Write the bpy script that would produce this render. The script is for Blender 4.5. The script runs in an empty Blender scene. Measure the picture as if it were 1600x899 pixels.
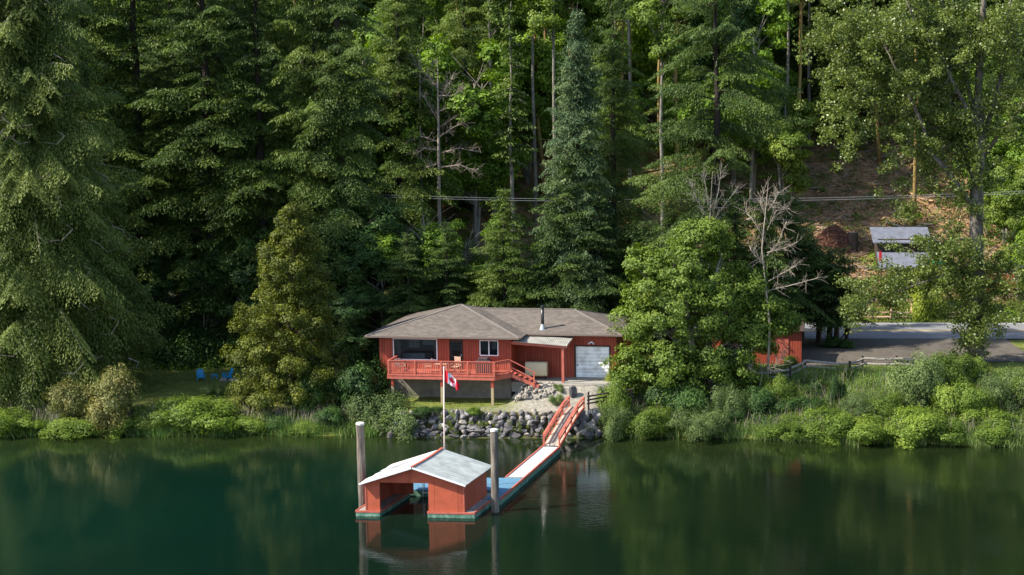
import bpy, math, random
import numpy as np
from mathutils import Vector, Matrix
R = math.radians
rng = np.random.default_rng(7)
random.seed(7)
scn = bpy.context.scene
col = scn.collection

# ------------------------------------------------------------------ camera, light, exposure
CAM_H = 23.0; PITCH = 6.8; F = 2400.0; PX0 = 1100.0
cd = bpy.data.cameras.new('camera'); cam = bpy.data.objects.new('camera', cd); col.objects.link(cam)
cam.location = (0, 0, CAM_H); cam.rotation_euler = (R(90 - PITCH), 0, 0)
cd.sensor_width = 36; cd.lens = F / 1600 * 36; cd.shift_x = -(PX0 - 800) / 1600
cd.clip_start = 0.5; cd.clip_end = 5000
scn.camera = cam
SUN_EL = 44; SUN_H = Vector((-0.945, -0.335))          # horizontal direction towards the sun
w = bpy.data.worlds.new('World'); scn.world = w; w.use_nodes = True
nt = w.node_tree; bg = nt.nodes['Background']
sky = nt.nodes.new('ShaderNodeTexSky'); sky.sky_type = 'NISHITA'; sky.sun_disc = False
sky.sun_elevation = R(SUN_EL); sky.sun_rotation = math.atan2(SUN_H.x, SUN_H.y)
sky.air_density = 1.0; sky.dust_density = 1.0
nt.links.new(sky.outputs[0], bg.inputs[0]); bg.inputs[1].default_value = 0.15
sd = bpy.data.lights.new('sun', 'SUN'); sd.energy = 5.0; sd.angle = R(0.6); sd.color = (1.0, 0.94, 0.80)
sun = bpy.data.objects.new('sun', sd); col.objects.link(sun)
dvec = Vector((SUN_H.normalized().x * math.cos(R(SUN_EL)), SUN_H.normalized().y * math.cos(R(SUN_EL)), math.sin(R(SUN_EL))))
sun.rotation_euler = dvec.to_track_quat('Z', 'Y').to_euler(); sun.location = (-60, -40, 90)
scn.view_settings.view_transform = 'Standard'; scn.view_settings.look = 'None'
scn.view_settings.exposure = 0.88; scn.view_settings.gamma = 1.0

# ------------------------------------------------------------------ helpers
CP, SP = math.cos(R(PITCH)), math.sin(R(PITCH))
def wx(px, Y, z=5.0):
    return (px - PX0) / F * (Y * CP + (CAM_H - z) * SP)
def wz(py, Y):
    a = math.atan((py - 449.5) / F) + R(PITCH)
    return CAM_H - Y * math.tan(a)

def tag(o, label=None, cat=None, group=None, kind=None):
    if label: o['label'] = label
    if cat: o['category'] = cat
    if group: o['group'] = group
    if kind: o['kind'] = kind
    return o
def empty(name, loc=(0, 0, 0), rz=0.0, parent=None):
    o = bpy.data.objects.new(name, None); col.objects.link(o)
    o.location = loc; o.rotation_euler = (0, 0, rz); o.parent = parent
    o.empty_display_size = 0.2
    return o
def thing(name, label, cat, loc=(0, 0, 0), rz=0.0, group=None):
    return tag(empty(name, loc, rz), label, cat, group)
def link(name, mesh, parent=None, loc=(0, 0, 0)):
    o = bpy.data.objects.new(name, mesh); col.objects.link(o); o.parent = parent; o.location = loc
    return o

class MB:
    def __init__(s): s.v = []; s.f = []; s.smooth = False
    def add(s, vs, fs):
        n = len(s.v); s.v += [tuple(p) for p in vs]; s.f += [tuple(i + n for i in f) for f in fs]; return s
    def box(s, x0, x1, y0, y1, z0, z1):
        return s.add([(x0,y0,z0),(x1,y0,z0),(x1,y1,z0),(x0,y1,z0),(x0,y0,z1),(x1,y0,z1),(x1,y1,z1),(x0,y1,z1)],
                     [(0,3,2,1),(4,5,6,7),(0,1,5,4),(1,2,6,5),(2,3,7,6),(3,0,4,7)])
    def bar(s, p, q, w_, h_, up=(0, 0, 1)):
        p = Vector(p); q = Vector(q); d = (q - p).normalized(); u = Vector(up)
        a = d.cross(u)
        if a.length < 1e-4: a = d.cross(Vector((0, 1, 0)))
        a.normalize(); b = a.cross(d).normalized()
        a *= w_ / 2; b *= h_ / 2
        return s.add([p-a-b, p+a-b, p+a+b, p-a+b, q-a-b, q+a-b, q+a+b, q-a+b],
                     [(0,1,2,3),(7,6,5,4),(0,4,5,1),(1,5,6,2),(2,6,7,3),(3,7,4,0)])
    def tube(s, pts, rad, n=8, cap=True):
        pts = [Vector(p) for p in pts]; vs = []
        for i, p in enumerate(pts):
            d = (pts[min(i+1, len(pts)-1)] - pts[max(i-1, 0)]).normalized()
            a = d.cross(Vector((0.13, 0.99, 0.05)) if abs(d.y) < .9 else Vector((1, 0, 0))).normalized(); b = d.cross(a)
            for k in range(n):
                t = 2*math.pi*k/n
                vs.append(p + (a*math.cos(t) + b*math.sin(t)) * rad[i])
        fs = []
        for i in range(len(pts)-1):
            for k in range(n):
                fs.append((i*n+k, i*n+(k+1) % n, (i+1)*n+(k+1) % n, (i+1)*n+k))
        if cap:
            fs.append(tuple(range(n))[::-1]); fs.append(tuple(range((len(pts)-1)*n, len(pts)*n)))
        return s.add(vs, fs)
    def cyl(s, p, q, r0, r1=None, n=12): return s.tube([p, q], [r0, r0 if r1 is None else r1], n)
    def prism(s, poly, y0, y1):       # poly in (x, z), extruded along y
        n = len(poly)
        vs = [(x, y0, z) for x, z in poly] + [(x, y1, z) for x, z in poly]
        fs = [tuple(range(n)), tuple(range(2*n-1, n-1, -1))] + [(i, i+n, (i+1) % n+n, (i+1) % n) for i in range(n)]
        return s.add(vs, fs)
    def slab(s, poly, t):             # poly of 3D points, thickened straight down by t
        n = len(poly)
        vs = [tuple(p) for p in poly] + [(p[0], p[1], p[2]-t) for p in poly]
        fs = [tuple(range(n)), tuple(range(2*n-1, n-1, -1))] + [(i, i+n, (i+1) % n+n, (i+1) % n) for i in range(n)]
        return s.add(vs, fs)
    def mesh(s, name, mat):
        me = bpy.data.meshes.new(name); me.from_pydata([tuple(v) for v in s.v], [], s.f); me.materials.append(mat)
        import bmesh
        b = bmesh.new(); b.from_mesh(me); bmesh.ops.recalc_face_normals(b, faces=b.faces[:]); b.to_mesh(me); b.free()
        if s.smooth: me.polygons.foreach_set('use_smooth', [True]*len(me.polygons))
        me.update(); return me
    def build(s, name, mat, parent=None, loc=(0, 0, 0), bevel=0):
        o = link(name, s.mesh(name, mat), parent, loc)
        if bevel:
            m = o.modifiers.new('bevel', 'BEVEL'); m.width = bevel; m.segments = 2; m.limit_method = 'ANGLE'
        return o

# ------------------------------------------------------------------ materials
def newmat(name):
    m = bpy.data.materials.new(name); m.use_nodes = True
    return m, m.node_tree, m.node_tree.nodes['Principled BSDF']
def N(t, k, **kw):
    n = t.nodes.new(k)
    for a, b in kw.items(): setattr(n, a, b)
    return n
def ramp(t, fac, stops):
    r = N(t, 'ShaderNodeValToRGB'); cr = r.color_ramp
    while len(cr.elements) < len(stops): cr.elements.new(0.5)
    for e, (p, c) in zip(cr.elements, stops): e.position = p; e.color = (*c, 1)
    t.links.new(fac, r.inputs[0]); return r.outputs[0]
def mul(c, k): return tuple(min(1, x*k) for x in c)
def noisy(name, c, var=0.35, scale=3.0, rough=0.8, bump=0.0, bscale=20.0, spec=0.3, stretch=None, c2=None, metal=0.0):
    m, t, b = newmat(name)
    tc = N(t, 'ShaderNodeTexCoord'); src = tc.outputs['Object']
    if stretch:
        mp = N(t, 'ShaderNodeMapping'); mp.inputs['Scale'].default_value = stretch
        t.links.new(src, mp.inputs[0]); src = mp.outputs[0]
    n = N(t, 'ShaderNodeTexNoise'); n.inputs['Scale'].default_value = scale; n.inputs['Detail'].default_value = 6; n.inputs['Roughness'].default_value = .65
    t.links.new(src, n.inputs[0])
    o = ramp(t, n.outputs[0], [(0.3, mul(c, 1-var)), (0.5, c), (0.72, c2 or mul(c, 1+var))])
    t.links.new(o, b.inputs['Base Color'])
    b.inputs['Roughness'].default_value = rough; b.inputs['Specular IOR Level'].default_value = spec; b.inputs['Metallic'].default_value = metal
    if bump:
        n2 = N(t, 'ShaderNodeTexNoise'); n2.inputs['Scale'].default_value = bscale; n2.inputs['Detail'].default_value = 5
        t.links.new(src, n2.inputs[0]); bp = N(t, 'ShaderNodeBump'); bp.inputs['Strength'].default_value = 0.8; bp.inputs['Distance'].default_value = bump
        t.links.new(n2.outputs[0], bp.inputs['Height']); t.links.new(bp.outputs[0], b.inputs['Normal'])
    return m
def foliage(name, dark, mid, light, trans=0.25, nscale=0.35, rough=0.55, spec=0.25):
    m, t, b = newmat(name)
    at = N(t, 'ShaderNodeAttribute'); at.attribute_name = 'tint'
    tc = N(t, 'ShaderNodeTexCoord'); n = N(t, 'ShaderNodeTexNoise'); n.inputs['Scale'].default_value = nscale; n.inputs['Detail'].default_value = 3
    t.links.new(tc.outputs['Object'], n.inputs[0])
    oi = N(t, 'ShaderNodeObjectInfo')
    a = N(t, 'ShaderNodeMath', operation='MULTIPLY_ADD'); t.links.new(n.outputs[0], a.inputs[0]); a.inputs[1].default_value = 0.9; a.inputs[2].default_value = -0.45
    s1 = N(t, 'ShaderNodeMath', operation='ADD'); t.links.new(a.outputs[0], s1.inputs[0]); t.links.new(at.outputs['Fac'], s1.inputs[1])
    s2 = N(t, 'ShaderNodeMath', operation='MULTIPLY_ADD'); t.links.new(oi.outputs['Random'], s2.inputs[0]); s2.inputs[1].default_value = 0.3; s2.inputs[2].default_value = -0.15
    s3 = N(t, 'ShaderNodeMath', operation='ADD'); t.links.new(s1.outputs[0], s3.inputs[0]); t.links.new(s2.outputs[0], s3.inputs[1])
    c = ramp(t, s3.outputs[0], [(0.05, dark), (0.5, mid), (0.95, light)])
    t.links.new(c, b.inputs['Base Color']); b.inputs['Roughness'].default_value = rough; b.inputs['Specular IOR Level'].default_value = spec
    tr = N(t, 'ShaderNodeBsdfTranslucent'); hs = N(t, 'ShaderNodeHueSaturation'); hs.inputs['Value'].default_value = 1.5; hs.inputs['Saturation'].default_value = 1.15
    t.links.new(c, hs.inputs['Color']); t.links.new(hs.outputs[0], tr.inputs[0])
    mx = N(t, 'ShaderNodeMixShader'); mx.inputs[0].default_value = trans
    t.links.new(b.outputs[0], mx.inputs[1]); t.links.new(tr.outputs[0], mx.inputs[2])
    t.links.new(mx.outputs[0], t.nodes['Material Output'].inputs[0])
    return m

M = {}
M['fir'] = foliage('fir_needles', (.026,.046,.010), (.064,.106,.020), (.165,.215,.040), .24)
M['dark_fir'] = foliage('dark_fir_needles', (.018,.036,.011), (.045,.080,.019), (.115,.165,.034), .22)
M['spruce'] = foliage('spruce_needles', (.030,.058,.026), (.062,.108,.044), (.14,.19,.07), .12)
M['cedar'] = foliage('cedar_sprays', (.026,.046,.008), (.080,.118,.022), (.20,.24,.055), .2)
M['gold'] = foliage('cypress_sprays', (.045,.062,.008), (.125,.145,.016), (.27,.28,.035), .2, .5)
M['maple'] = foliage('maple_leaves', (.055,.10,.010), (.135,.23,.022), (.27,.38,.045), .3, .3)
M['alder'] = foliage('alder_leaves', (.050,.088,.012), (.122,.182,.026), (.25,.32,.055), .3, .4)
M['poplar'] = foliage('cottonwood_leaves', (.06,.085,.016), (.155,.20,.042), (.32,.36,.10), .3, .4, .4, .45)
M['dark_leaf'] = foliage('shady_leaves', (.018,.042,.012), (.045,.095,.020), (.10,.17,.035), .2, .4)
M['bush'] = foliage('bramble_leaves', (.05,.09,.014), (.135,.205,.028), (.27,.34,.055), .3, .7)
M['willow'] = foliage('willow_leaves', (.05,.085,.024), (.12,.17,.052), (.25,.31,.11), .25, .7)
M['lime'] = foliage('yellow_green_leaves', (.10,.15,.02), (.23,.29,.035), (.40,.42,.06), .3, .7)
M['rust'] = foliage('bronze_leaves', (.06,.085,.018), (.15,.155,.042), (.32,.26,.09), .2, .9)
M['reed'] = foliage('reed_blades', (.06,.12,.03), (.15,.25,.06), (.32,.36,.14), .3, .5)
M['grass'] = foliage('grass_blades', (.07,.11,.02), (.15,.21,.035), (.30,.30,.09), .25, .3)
M['bark'] = noisy('brown_bark', (.075,.055,.042), .5, 4, .95, .02, 14, stretch=(1,1,.25))
M['dark_bark'] = noisy('dark_bark', (.035,.028,.024), .5, 4, .95, .02, 14, stretch=(1,1,.25))
M['moss_bark'] = noisy('mossy_golden_bark', (.26,.17,.06), .5, 1.2, .95, .02, 14, stretch=(1,1,.3), c2=(.30,.27,.08))
M['grey_bark'] = noisy('pale_grey_bark', (.20,.18,.15), .55, 3, .9, .03, 10, stretch=(1,1,.4))
M['cw_bark'] = noisy('furrowed_cottonwood_bark', (.125,.108,.088), .6, 3, .95, .05, 9, stretch=(1,1,.35), c2=(.24,.22,.19))
M['pale_bark'] = noisy('bleached_dead_wood', (.30,.25,.205), .3, 5, .9)
M['red'] = noisy('red_paint', (.33,.058,.031), .18, 2, .55, spec=.35)
M['red_trim'] = noisy('red_deck_paint', (.45,.115,.078), .22, 3, .5, spec=.4)
M['red_boat'] = noisy('red_paint_boathouse', (.40,.086,.044), .22, 1.2, .6, .003, 9, spec=.3)
M['white'] = noisy('white_paint', (.78,.78,.80), .06, 3, .45)
M['white_worn'] = noisy('white_worn_roofing', (.66,.63,.58), .16, 2.5, .7, .01, 6)
M['concrete'] = noisy('concrete', (.30,.28,.25), .2, 2, .9, .005, 30)
M['found'] = noisy('foundation_concrete', (.19,.165,.135), .3, 2, .9)
M['lumber'] = noisy('bare_lumber', (.36,.29,.17), .2, 6, .8)
M['grey_wood'] = noisy('weathered_grey_wood', (.30,.27,.24), .45, 5, .9, .01, 20)
M['dark_wood'] = noisy('dark_wood', (.05,.035,.028), .4, 5, .9)
M['piling'] = noisy('weathered_piling_wood', (.15,.125,.105), .75, 6, .9, .03, 12, stretch=(1,1,.12))
M['beige'] = noisy('beige_tank_paint', (.60,.52,.34), .08, 2, .45)
M['black'] = noisy('black_metal', (.012,.012,.013), .3, 5, .35, spec=.6)
M['galv'] = noisy('galvanised_metal', (.55,.55,.53), .15, 8, .35, metal=.7)
M['dark_frame'] = noisy('dark_screen', (.02,.012,.012), .3, 5, .3)
M['interior'] = noisy('room_interior', (.16,.14,.13), .3, 2, .9)
M['curtain'] = noisy('pale_brightening_panel', (.8,.8,.84), .2, 6, .9)  # pale tone for panels added indoors to lighten the windows
M['blue_mat'] = noisy('blue_dock_carpet', (.09,.20,.30), .3, 6, .9)
M['white_mat'] = noisy('white_dock_surface', (.50,.53,.56), .22, 5, .6)
M['green_float'] = noisy('mossy_green_float', (.10,.22,.16), .5, 5, .8, c2=(.33,.42,.34))
M['plank'] = noisy('worn_ramp_planks', (.46,.36,.28), .35, 4, .85, c2=(.66,.60,.54))
M['chair_blue'] = noisy('blue_plastic', (.02,.30,.60), .15, 4, .4)
M['chair_wood'] = noisy('pale_patio_wood', (.52,.33,.24), .2, 5, .7)
M['cover'] = noisy('dark_grill_cover', (.055,.035,.04), .3, 5, .6)
M['rock'] = noisy('grey_basalt', (.125,.117,.12), .6, 1.6, .9, .05, 7, c2=(.36,.34,.33))
M['rock_pale'] = noisy('pale_fieldstone', (.29,.26,.225), .45, 1.5, .9, .04, 8)
M['cable'] = noisy('aluminium_cable', (.22,.22,.23), .1, 3, .5)
M['metal_roof'] = noisy('blue_grey_metal_roof', (.15,.16,.20), .25, 2, .5)
M['litter'] = noisy('bark_and_brush_litter', (.34,.21,.125), .5, 3, .95)
M['slash'] = noisy('cut_branches', (.24,.12,.085), .45, 6, .95)
M['brick'] = noisy('red_brown_boards', (.30,.09,.05), .4, 3, .9)
M['asphalt'] = noisy('asphalt', (.19,.19,.20), .12, 1.2, .9, .004, 40)
M['yellow'] = noisy('yellow_road_paint', (.62,.42,.09), .25, 4, .8)
M['gravel'] = noisy('gravel', (.27,.245,.21), .3, 4, .95, .02, 14)
M['dark_gravel'] = noisy('yard_gravel', (.10,.085,.07), .3, 1.5, .95, .02, 14)
M['flag_red'] = noisy('flag_red_cloth', (.60,.012,.03), .1, 2, .8)
M['flag_white'] = noisy('flag_white_cloth', (.75,.72,.76), .05, 2, .8)
M['pole'] = noisy('pink_white_pole_paint', (.70,.56,.52), .1, 4, .5)
M['green_tarp'] = noisy('green_plastic', (.02,.35,.16), .1, 4, .5)

def siding(name, c, pitch=0.2, gw=.14, gd=.42):
    m, t, b = newmat(name)
    tc = N(t, 'ShaderNodeTexCoord'); sx = N(t, 'ShaderNodeSeparateXYZ'); t.links.new(tc.outputs['Object'], sx.inputs[0])
    ad = N(t, 'ShaderNodeMath', operation='ADD'); t.links.new(sx.outputs[0], ad.inputs[0]); t.links.new(sx.outputs[1], ad.inputs[1])
    dv = N(t, 'ShaderNodeMath', operation='DIVIDE'); t.links.new(ad.outputs[0], dv.inputs[0]); dv.inputs[1].default_value = pitch
    fr = N(t, 'ShaderNodeMath', operation='FRACT'); t.links.new(dv.outputs[0], fr.inputs[0])
    fl = N(t, 'ShaderNodeMath', operation='FLOOR'); t.links.new(dv.outputs[0], fl.inputs[0])
    wn = N(t, 'ShaderNodeTexWhiteNoise', noise_dimensions='1D'); t.links.new(fl.outputs[0], wn.inputs['W'])
    n = N(t, 'ShaderNodeTexNoise'); n.inputs['Scale'].default_value = 2.5; n.inputs['Detail'].default_value = 5; t.links.new(tc.outputs['Object'], n.inputs[0])
    av = N(t, 'ShaderNodeMath', operation='MULTIPLY_ADD'); t.links.new(wn.outputs[0], av.inputs[0]); av.inputs[1].default_value = .35; t.links.new(n.outputs[0], av.inputs[2])
    c1 = ramp(t, av.outputs[0], [(.3, mul(c, .78)), (.65, c), (1, mul(c, 1.2))])
    g = N(t, 'ShaderNodeMath', operation='LESS_THAN'); t.links.new(fr.outputs[0], g.inputs[0]); g.inputs[1].default_value = gw
    mx = N(t, 'ShaderNodeMix', data_type='RGBA'); t.links.new(g.outputs[0], mx.inputs[0]); t.links.new(c1, mx.inputs[6]); mx.inputs[7].default_value = (*mul(c, gd), 1)
    t.links.new(mx.outputs[2], b.inputs['Base Color']); b.inputs['Roughness'].default_value = .6; b.inputs['Specular IOR Level'].default_value = .3
    bp = N(t, 'ShaderNodeBump'); bp.inputs['Distance'].default_value = .02; bp.invert = True; t.links.new(g.outputs[0], bp.inputs['Height']); t.links.new(bp.outputs[0], b.inputs['Normal'])
    return m
M['siding'] = siding('red_board_siding', (.33,.060,.033), .2)

M['red_boat'] = siding('painted_plywood_panels', (.40,.086,.044), 1.22, .016, .65)
def shingle():
    m, t, b = newmat('brown_asphalt_shingle')
    tc = N(t, 'ShaderNodeTexCoord'); br = N(t, 'ShaderNodeTexBrick'); br.offset = .5
    br.inputs['Scale'].default_value = 1; br.inputs['Brick Width'].default_value = .32; br.inputs['Row Height'].default_value = .17
    br.inputs['Color1'].default_value = (.108,.093,.083,1); br.inputs['Color2'].default_value = (.165,.143,.128,1); br.inputs['Mortar'].default_value = (.11,.09,.075,1); br.inputs['Mortar Size'].default_value = .012
    br.inputs['Bias'].default_value = 0
    t.links.new(tc.outputs['Object'], br.inputs[0])
    n = N(t, 'ShaderNodeTexNoise'); n.inputs['Scale'].default_value = .8; n.inputs['Detail'].default_value = 6; t.links.new(tc.outputs['Object'], n.inputs[0])
    mx = N(t, 'ShaderNodeMix', data_type='RGBA', blend_type='MULTIPLY'); mx.inputs[0].default_value = 1
    t.links.new(br.outputs[0], mx.inputs[6]); t.links.new(ramp(t, n.outputs[0], [(.3, (.82,.82,.82)), (.7, (1.12,1.1,1.08))]), mx.inputs[7])
    t.links.new(mx.outputs[2], b.inputs['Base Color']); b.inputs['Roughness'].default_value = .95; b.inputs['Specular IOR Level'].default_value = .15
    return m
M['shingle'] = shingle()
def corrugated(name, c, rough=.4, metal=.3, pitch=.12, axis=0):
    m, t, b = newmat(name); tc = N(t, 'ShaderNodeTexCoord')
    sx = N(t, 'ShaderNodeSeparateXYZ'); t.links.new(tc.outputs['Object'], sx.inputs[0])
    mu = N(t, 'ShaderNodeMath', operation='MULTIPLY'); t.links.new(sx.outputs[axis], mu.inputs[0]); mu.inputs[1].default_value = 2*math.pi/pitch
    si = N(t, 'ShaderNodeMath', operation='SINE'); t.links.new(mu.outputs[0], si.inputs[0])
    bp = N(t, 'ShaderNodeBump'); bp.inputs['Distance'].default_value = .02; bp.inputs['Strength'].default_value = .6; t.links.new(si.outputs[0], bp.inputs['Height']); t.links.new(bp.outputs[0], b.inputs['Normal'])
    n = N(t, 'ShaderNodeTexNoise'); n.inputs['Scale'].default_value = 1.6; n.inputs['Detail'].default_value = 7; t.links.new(tc.outputs['Object'], n.inputs[0])
    t.links.new(ramp(t, n.outputs[0], [(.3, mul(c, .72)), (.5, c), (.7, mul(c, 1.2))]), b.inputs['Base Color'])
    b.inputs['Roughness'].default_value = rough; b.inputs['Metallic'].default_value = metal
    return m
M['tin'] = corrugated('corrugated_grey_roofing', (.46,.49,.47), .5, .25, .35, 1)
M['porch_tin'] = corrugated('corrugated_porch_roofing', (.30,.285,.25), .6, 0, .15, 0)
M['garage_door'] = corrugated('white_sectional_door', (.88,.87,.86), .45, 0, .27, 2)

def glassmat():
    m, t, b = newmat('window_glass')
    tr = N(t, 'ShaderNodeBsdfTransparent'); tr.inputs[0].default_value = (.75,.8,.8,1)
    b.inputs['Base Color'].default_value = (.02,.025,.03,1); b.inputs['Roughness'].default_value = .03; b.inputs['IOR'].default_value = 1.5
    mx = N(t, 'ShaderNodeMixShader'); mx.inputs[0].default_value = .72
    t.links.new(b.outputs[0], mx.inputs[1]); t.links.new(tr.outputs[0], mx.inputs[2]); t.links.new(mx.outputs[0], t.nodes['Material Output'].inputs[0])
    return m
M['glass'] = glassmat()

def watermat():
    m, t, b = newmat('lake_water'); tc = N(t, 'ShaderNodeTexCoord')
    b.inputs['Roughness'].default_value = .04; b.inputs['IOR'].default_value = 1.38; b.inputs['Specular IOR Level'].default_value = .5
    n0 = N(t, 'ShaderNodeTexNoise'); n0.inputs['Scale'].default_value = .03; n0.inputs['Detail'].default_value = 3; t.links.new(tc.outputs['Object'], n0.inputs[0])
    sx = N(t, 'ShaderNodeSeparateXYZ'); t.links.new(tc.outputs['Object'], sx.inputs[0])
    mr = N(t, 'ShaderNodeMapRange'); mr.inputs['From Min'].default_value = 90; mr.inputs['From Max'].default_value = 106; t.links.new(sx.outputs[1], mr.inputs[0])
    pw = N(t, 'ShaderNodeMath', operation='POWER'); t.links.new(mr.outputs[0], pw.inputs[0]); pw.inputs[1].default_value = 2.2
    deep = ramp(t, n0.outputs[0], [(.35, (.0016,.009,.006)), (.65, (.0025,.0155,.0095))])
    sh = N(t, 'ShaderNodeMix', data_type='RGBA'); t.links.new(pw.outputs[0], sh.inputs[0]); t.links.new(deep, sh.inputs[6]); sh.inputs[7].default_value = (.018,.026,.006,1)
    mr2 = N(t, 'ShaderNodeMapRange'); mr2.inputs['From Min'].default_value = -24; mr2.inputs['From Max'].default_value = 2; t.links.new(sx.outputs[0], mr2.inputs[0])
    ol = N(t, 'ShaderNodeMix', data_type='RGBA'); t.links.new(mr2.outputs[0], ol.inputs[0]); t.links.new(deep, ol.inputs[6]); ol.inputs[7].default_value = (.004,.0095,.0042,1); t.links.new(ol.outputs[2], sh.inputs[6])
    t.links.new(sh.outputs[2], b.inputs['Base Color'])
    def wave(scale, dist, sc, strength=1.0):
        mp = N(t, 'ShaderNodeMapping'); mp.inputs['Scale'].default_value = sc; t.links.new(tc.outputs['Object'], mp.inputs[0])
        n = N(t, 'ShaderNodeTexNoise'); n.inputs['Scale'].default_value = scale; n.inputs['Detail'].default_value = 3; t.links.new(mp.outputs[0], n.inputs[0])
        return n.outputs[0]
    # calm and ruffled patches
    pn = N(t, 'ShaderNodeTexNoise'); pn.inputs['Scale'].default_value = .055; pn.inputs['Detail'].default_value = 2; t.links.new(tc.outputs['Object'], pn.inputs[0])
    pr = ramp(t, pn.outputs[0], [(.46, (.20,.20,.20)), (.60, (1,1,1))])
    bp = N(t, 'ShaderNodeBump'); bp.inputs['Distance'].default_value = .042
    mm = N(t, 'ShaderNodeMath', operation='MULTIPLY'); mm.inputs[1].default_value = .38; t.links.new(pr, mm.inputs[0])
    t.links.new(mm.outputs[0], bp.inputs['Strength'])
    t.links.new(wave(3.4, 0, (.7, 2.0, 1)), bp.inputs['Height'])
    bp2 = N(t, 'ShaderNodeBump'); bp2.inputs['Distance'].default_value = .05; bp2.inputs['Strength'].default_value = .11
    t.links.new(wave(.9, 0, (.8, 1.8, 1)), bp2.inputs['Height']); t.links.new(bp.outputs[0], bp2.inputs['Normal'])
    t.links.new(bp2.outputs[0], b.inputs['Normal'])
    return m
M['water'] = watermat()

# ------------------------------------------------------------------ terrain
def sst(a, b, x): 
    t = np.clip((x-a)/(b-a), 0, 1); return t*t*(3-2*t)
def hsh(x, y, s):        # cheap smooth noise
    return (np.sin(x*1.7/s+1.3)*np.cos(y*2.1/s+.7) + .5*np.sin(x*3.9/s+y*2.7/s+2.1) + .25*np.sin(x*7.3/s-y*6.1/s))/1.75
def shore_y(x):
    x = np.asarray(x, float)
    y = 105.6 - .0*x
    y = np.where(x < -20, 105.9 + .25*np.sin(x*.5), y)
    y = 105.9 - 3.2*sst(-9, 20, x) + .22*np.sin(x*.55) + .12*np.sin(x*1.7)
    inw = sst(-22.6, -21.6, x) * (1 - sst(-7.6, -6.8, x))
    return y*(1-inw) + 104.9*inw
def road_z(x):
    return 3.0 + 3.2*sst(8, -46, -(-x)) if False else 3.0 + 3.2*(1 - sst(-46, 6, np.asarray(x, float)))
def gz(x, y):
    x = np.asarray(x, float); y = np.asarray(y, float)
    ys = shore_y(x); t = y - ys
    rz = road_z(x)
    wallz = sst(-22.8, -21.4, x)*(1 - sst(-7.4, -6.4, x))
    bank = 0.2 + 1.2*sst(0, 4.5, t)                              # left lawn
    right = sst(-7.4, -3.0, x)
    bank = bank*(1-right) + right*(.2 + 2.95*sst(0, 11.5, t))
    mid = np.where(t > .35, 1.65 + .05*np.clip(t, 0, 4), .1)
    up = sst(-14.2, -12.4, x + .0*y)
    ramp_ = 1.65 + 1.42*sst(.7, 4.3, t)
    mid = np.where(t > .35, mid*(1-up) + ramp_*up, mid)
    z = bank*(1-wallz) + mid*wallz
    lw = sst(-22, -27, -(-x)) if False else 1 - sst(-27, -22, x)
    back = sst(116, 129, y)*(1-lw) + sst(126.2, 130.2, y)*lw
    z = z*(1-back) + (rz-.08)*back
    z = np.where(y > 143.2, rz - .08 + .47*(np.maximum(y, 143.2)-143.2) + 1.1*sst(147, 165, y)*hsh(x, y, 14.) + .3*hsh(x, y, 3.1)*sst(146, 152, y), z)
    z = np.where(t < 0, np.maximum(-3.5, .2*np.exp(np.clip(t, -20, 0)*2.) + t*.35), z)
    z = z + np.where((t > 1.5) & (y < 128), .05*hsh(x, y, 2.5), 0)
    return z
def gz1(x, y): return float(gz(x, y))

def ax(segs):
    out = []
    for a, b, s in segs: out += list(np.arange(a, b, s))
    return np.array(out + [segs[-1][1]])
xs = ax([(-700,-200,60),(-200,-60,4),(-60,32,.5),(32,120,4),(120,700,60)])
ysn = ax([(40,100,6),(100,118,.3),(118,145,.75),(145,230,1.5),(230,330,8),(330,700,60)])
X, Y = np.meshgrid(xs, ysn); Z = gz(X, Y)
nx, ny = len(xs), len(ysn)
V = np.stack([X.ravel(), Y.ravel(), Z.ravel()], 1)
i = np.arange((nx-1)*(ny-1)); r_, c_ = i//(nx-1), i % (nx-1); a0 = r_*nx+c_
Fc = np.stack([a0, a0+1, a0+nx+1, a0+nx], 1)
def np_mesh(name, V, Fq, mat, smooth=False):
    me = bpy.data.meshes.new(name); k = Fq.shape[1]
    me.vertices.add(len(V)); me.vertices.foreach_set('co', V.astype(np.float32).ravel())
    me.loops.add(Fq.size); me.loops.foreach_set('vertex_index', Fq.astype(np.int32).ravel())
    me.polygons.add(len(Fq)); me.polygons.foreach_set('loop_start', np.arange(0, Fq.size, k, dtype=np.int32))
    try: me.polygons.foreach_set('loop_total', np.full(len(Fq), k, dtype=np.int32))
    except Exception: pass
    if smooth: me.polygons.foreach_set('use_smooth', np.ones(len(Fq), bool))
    me.update(calc_edges=True); me.materials.append(mat); return me
gme = None
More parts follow.
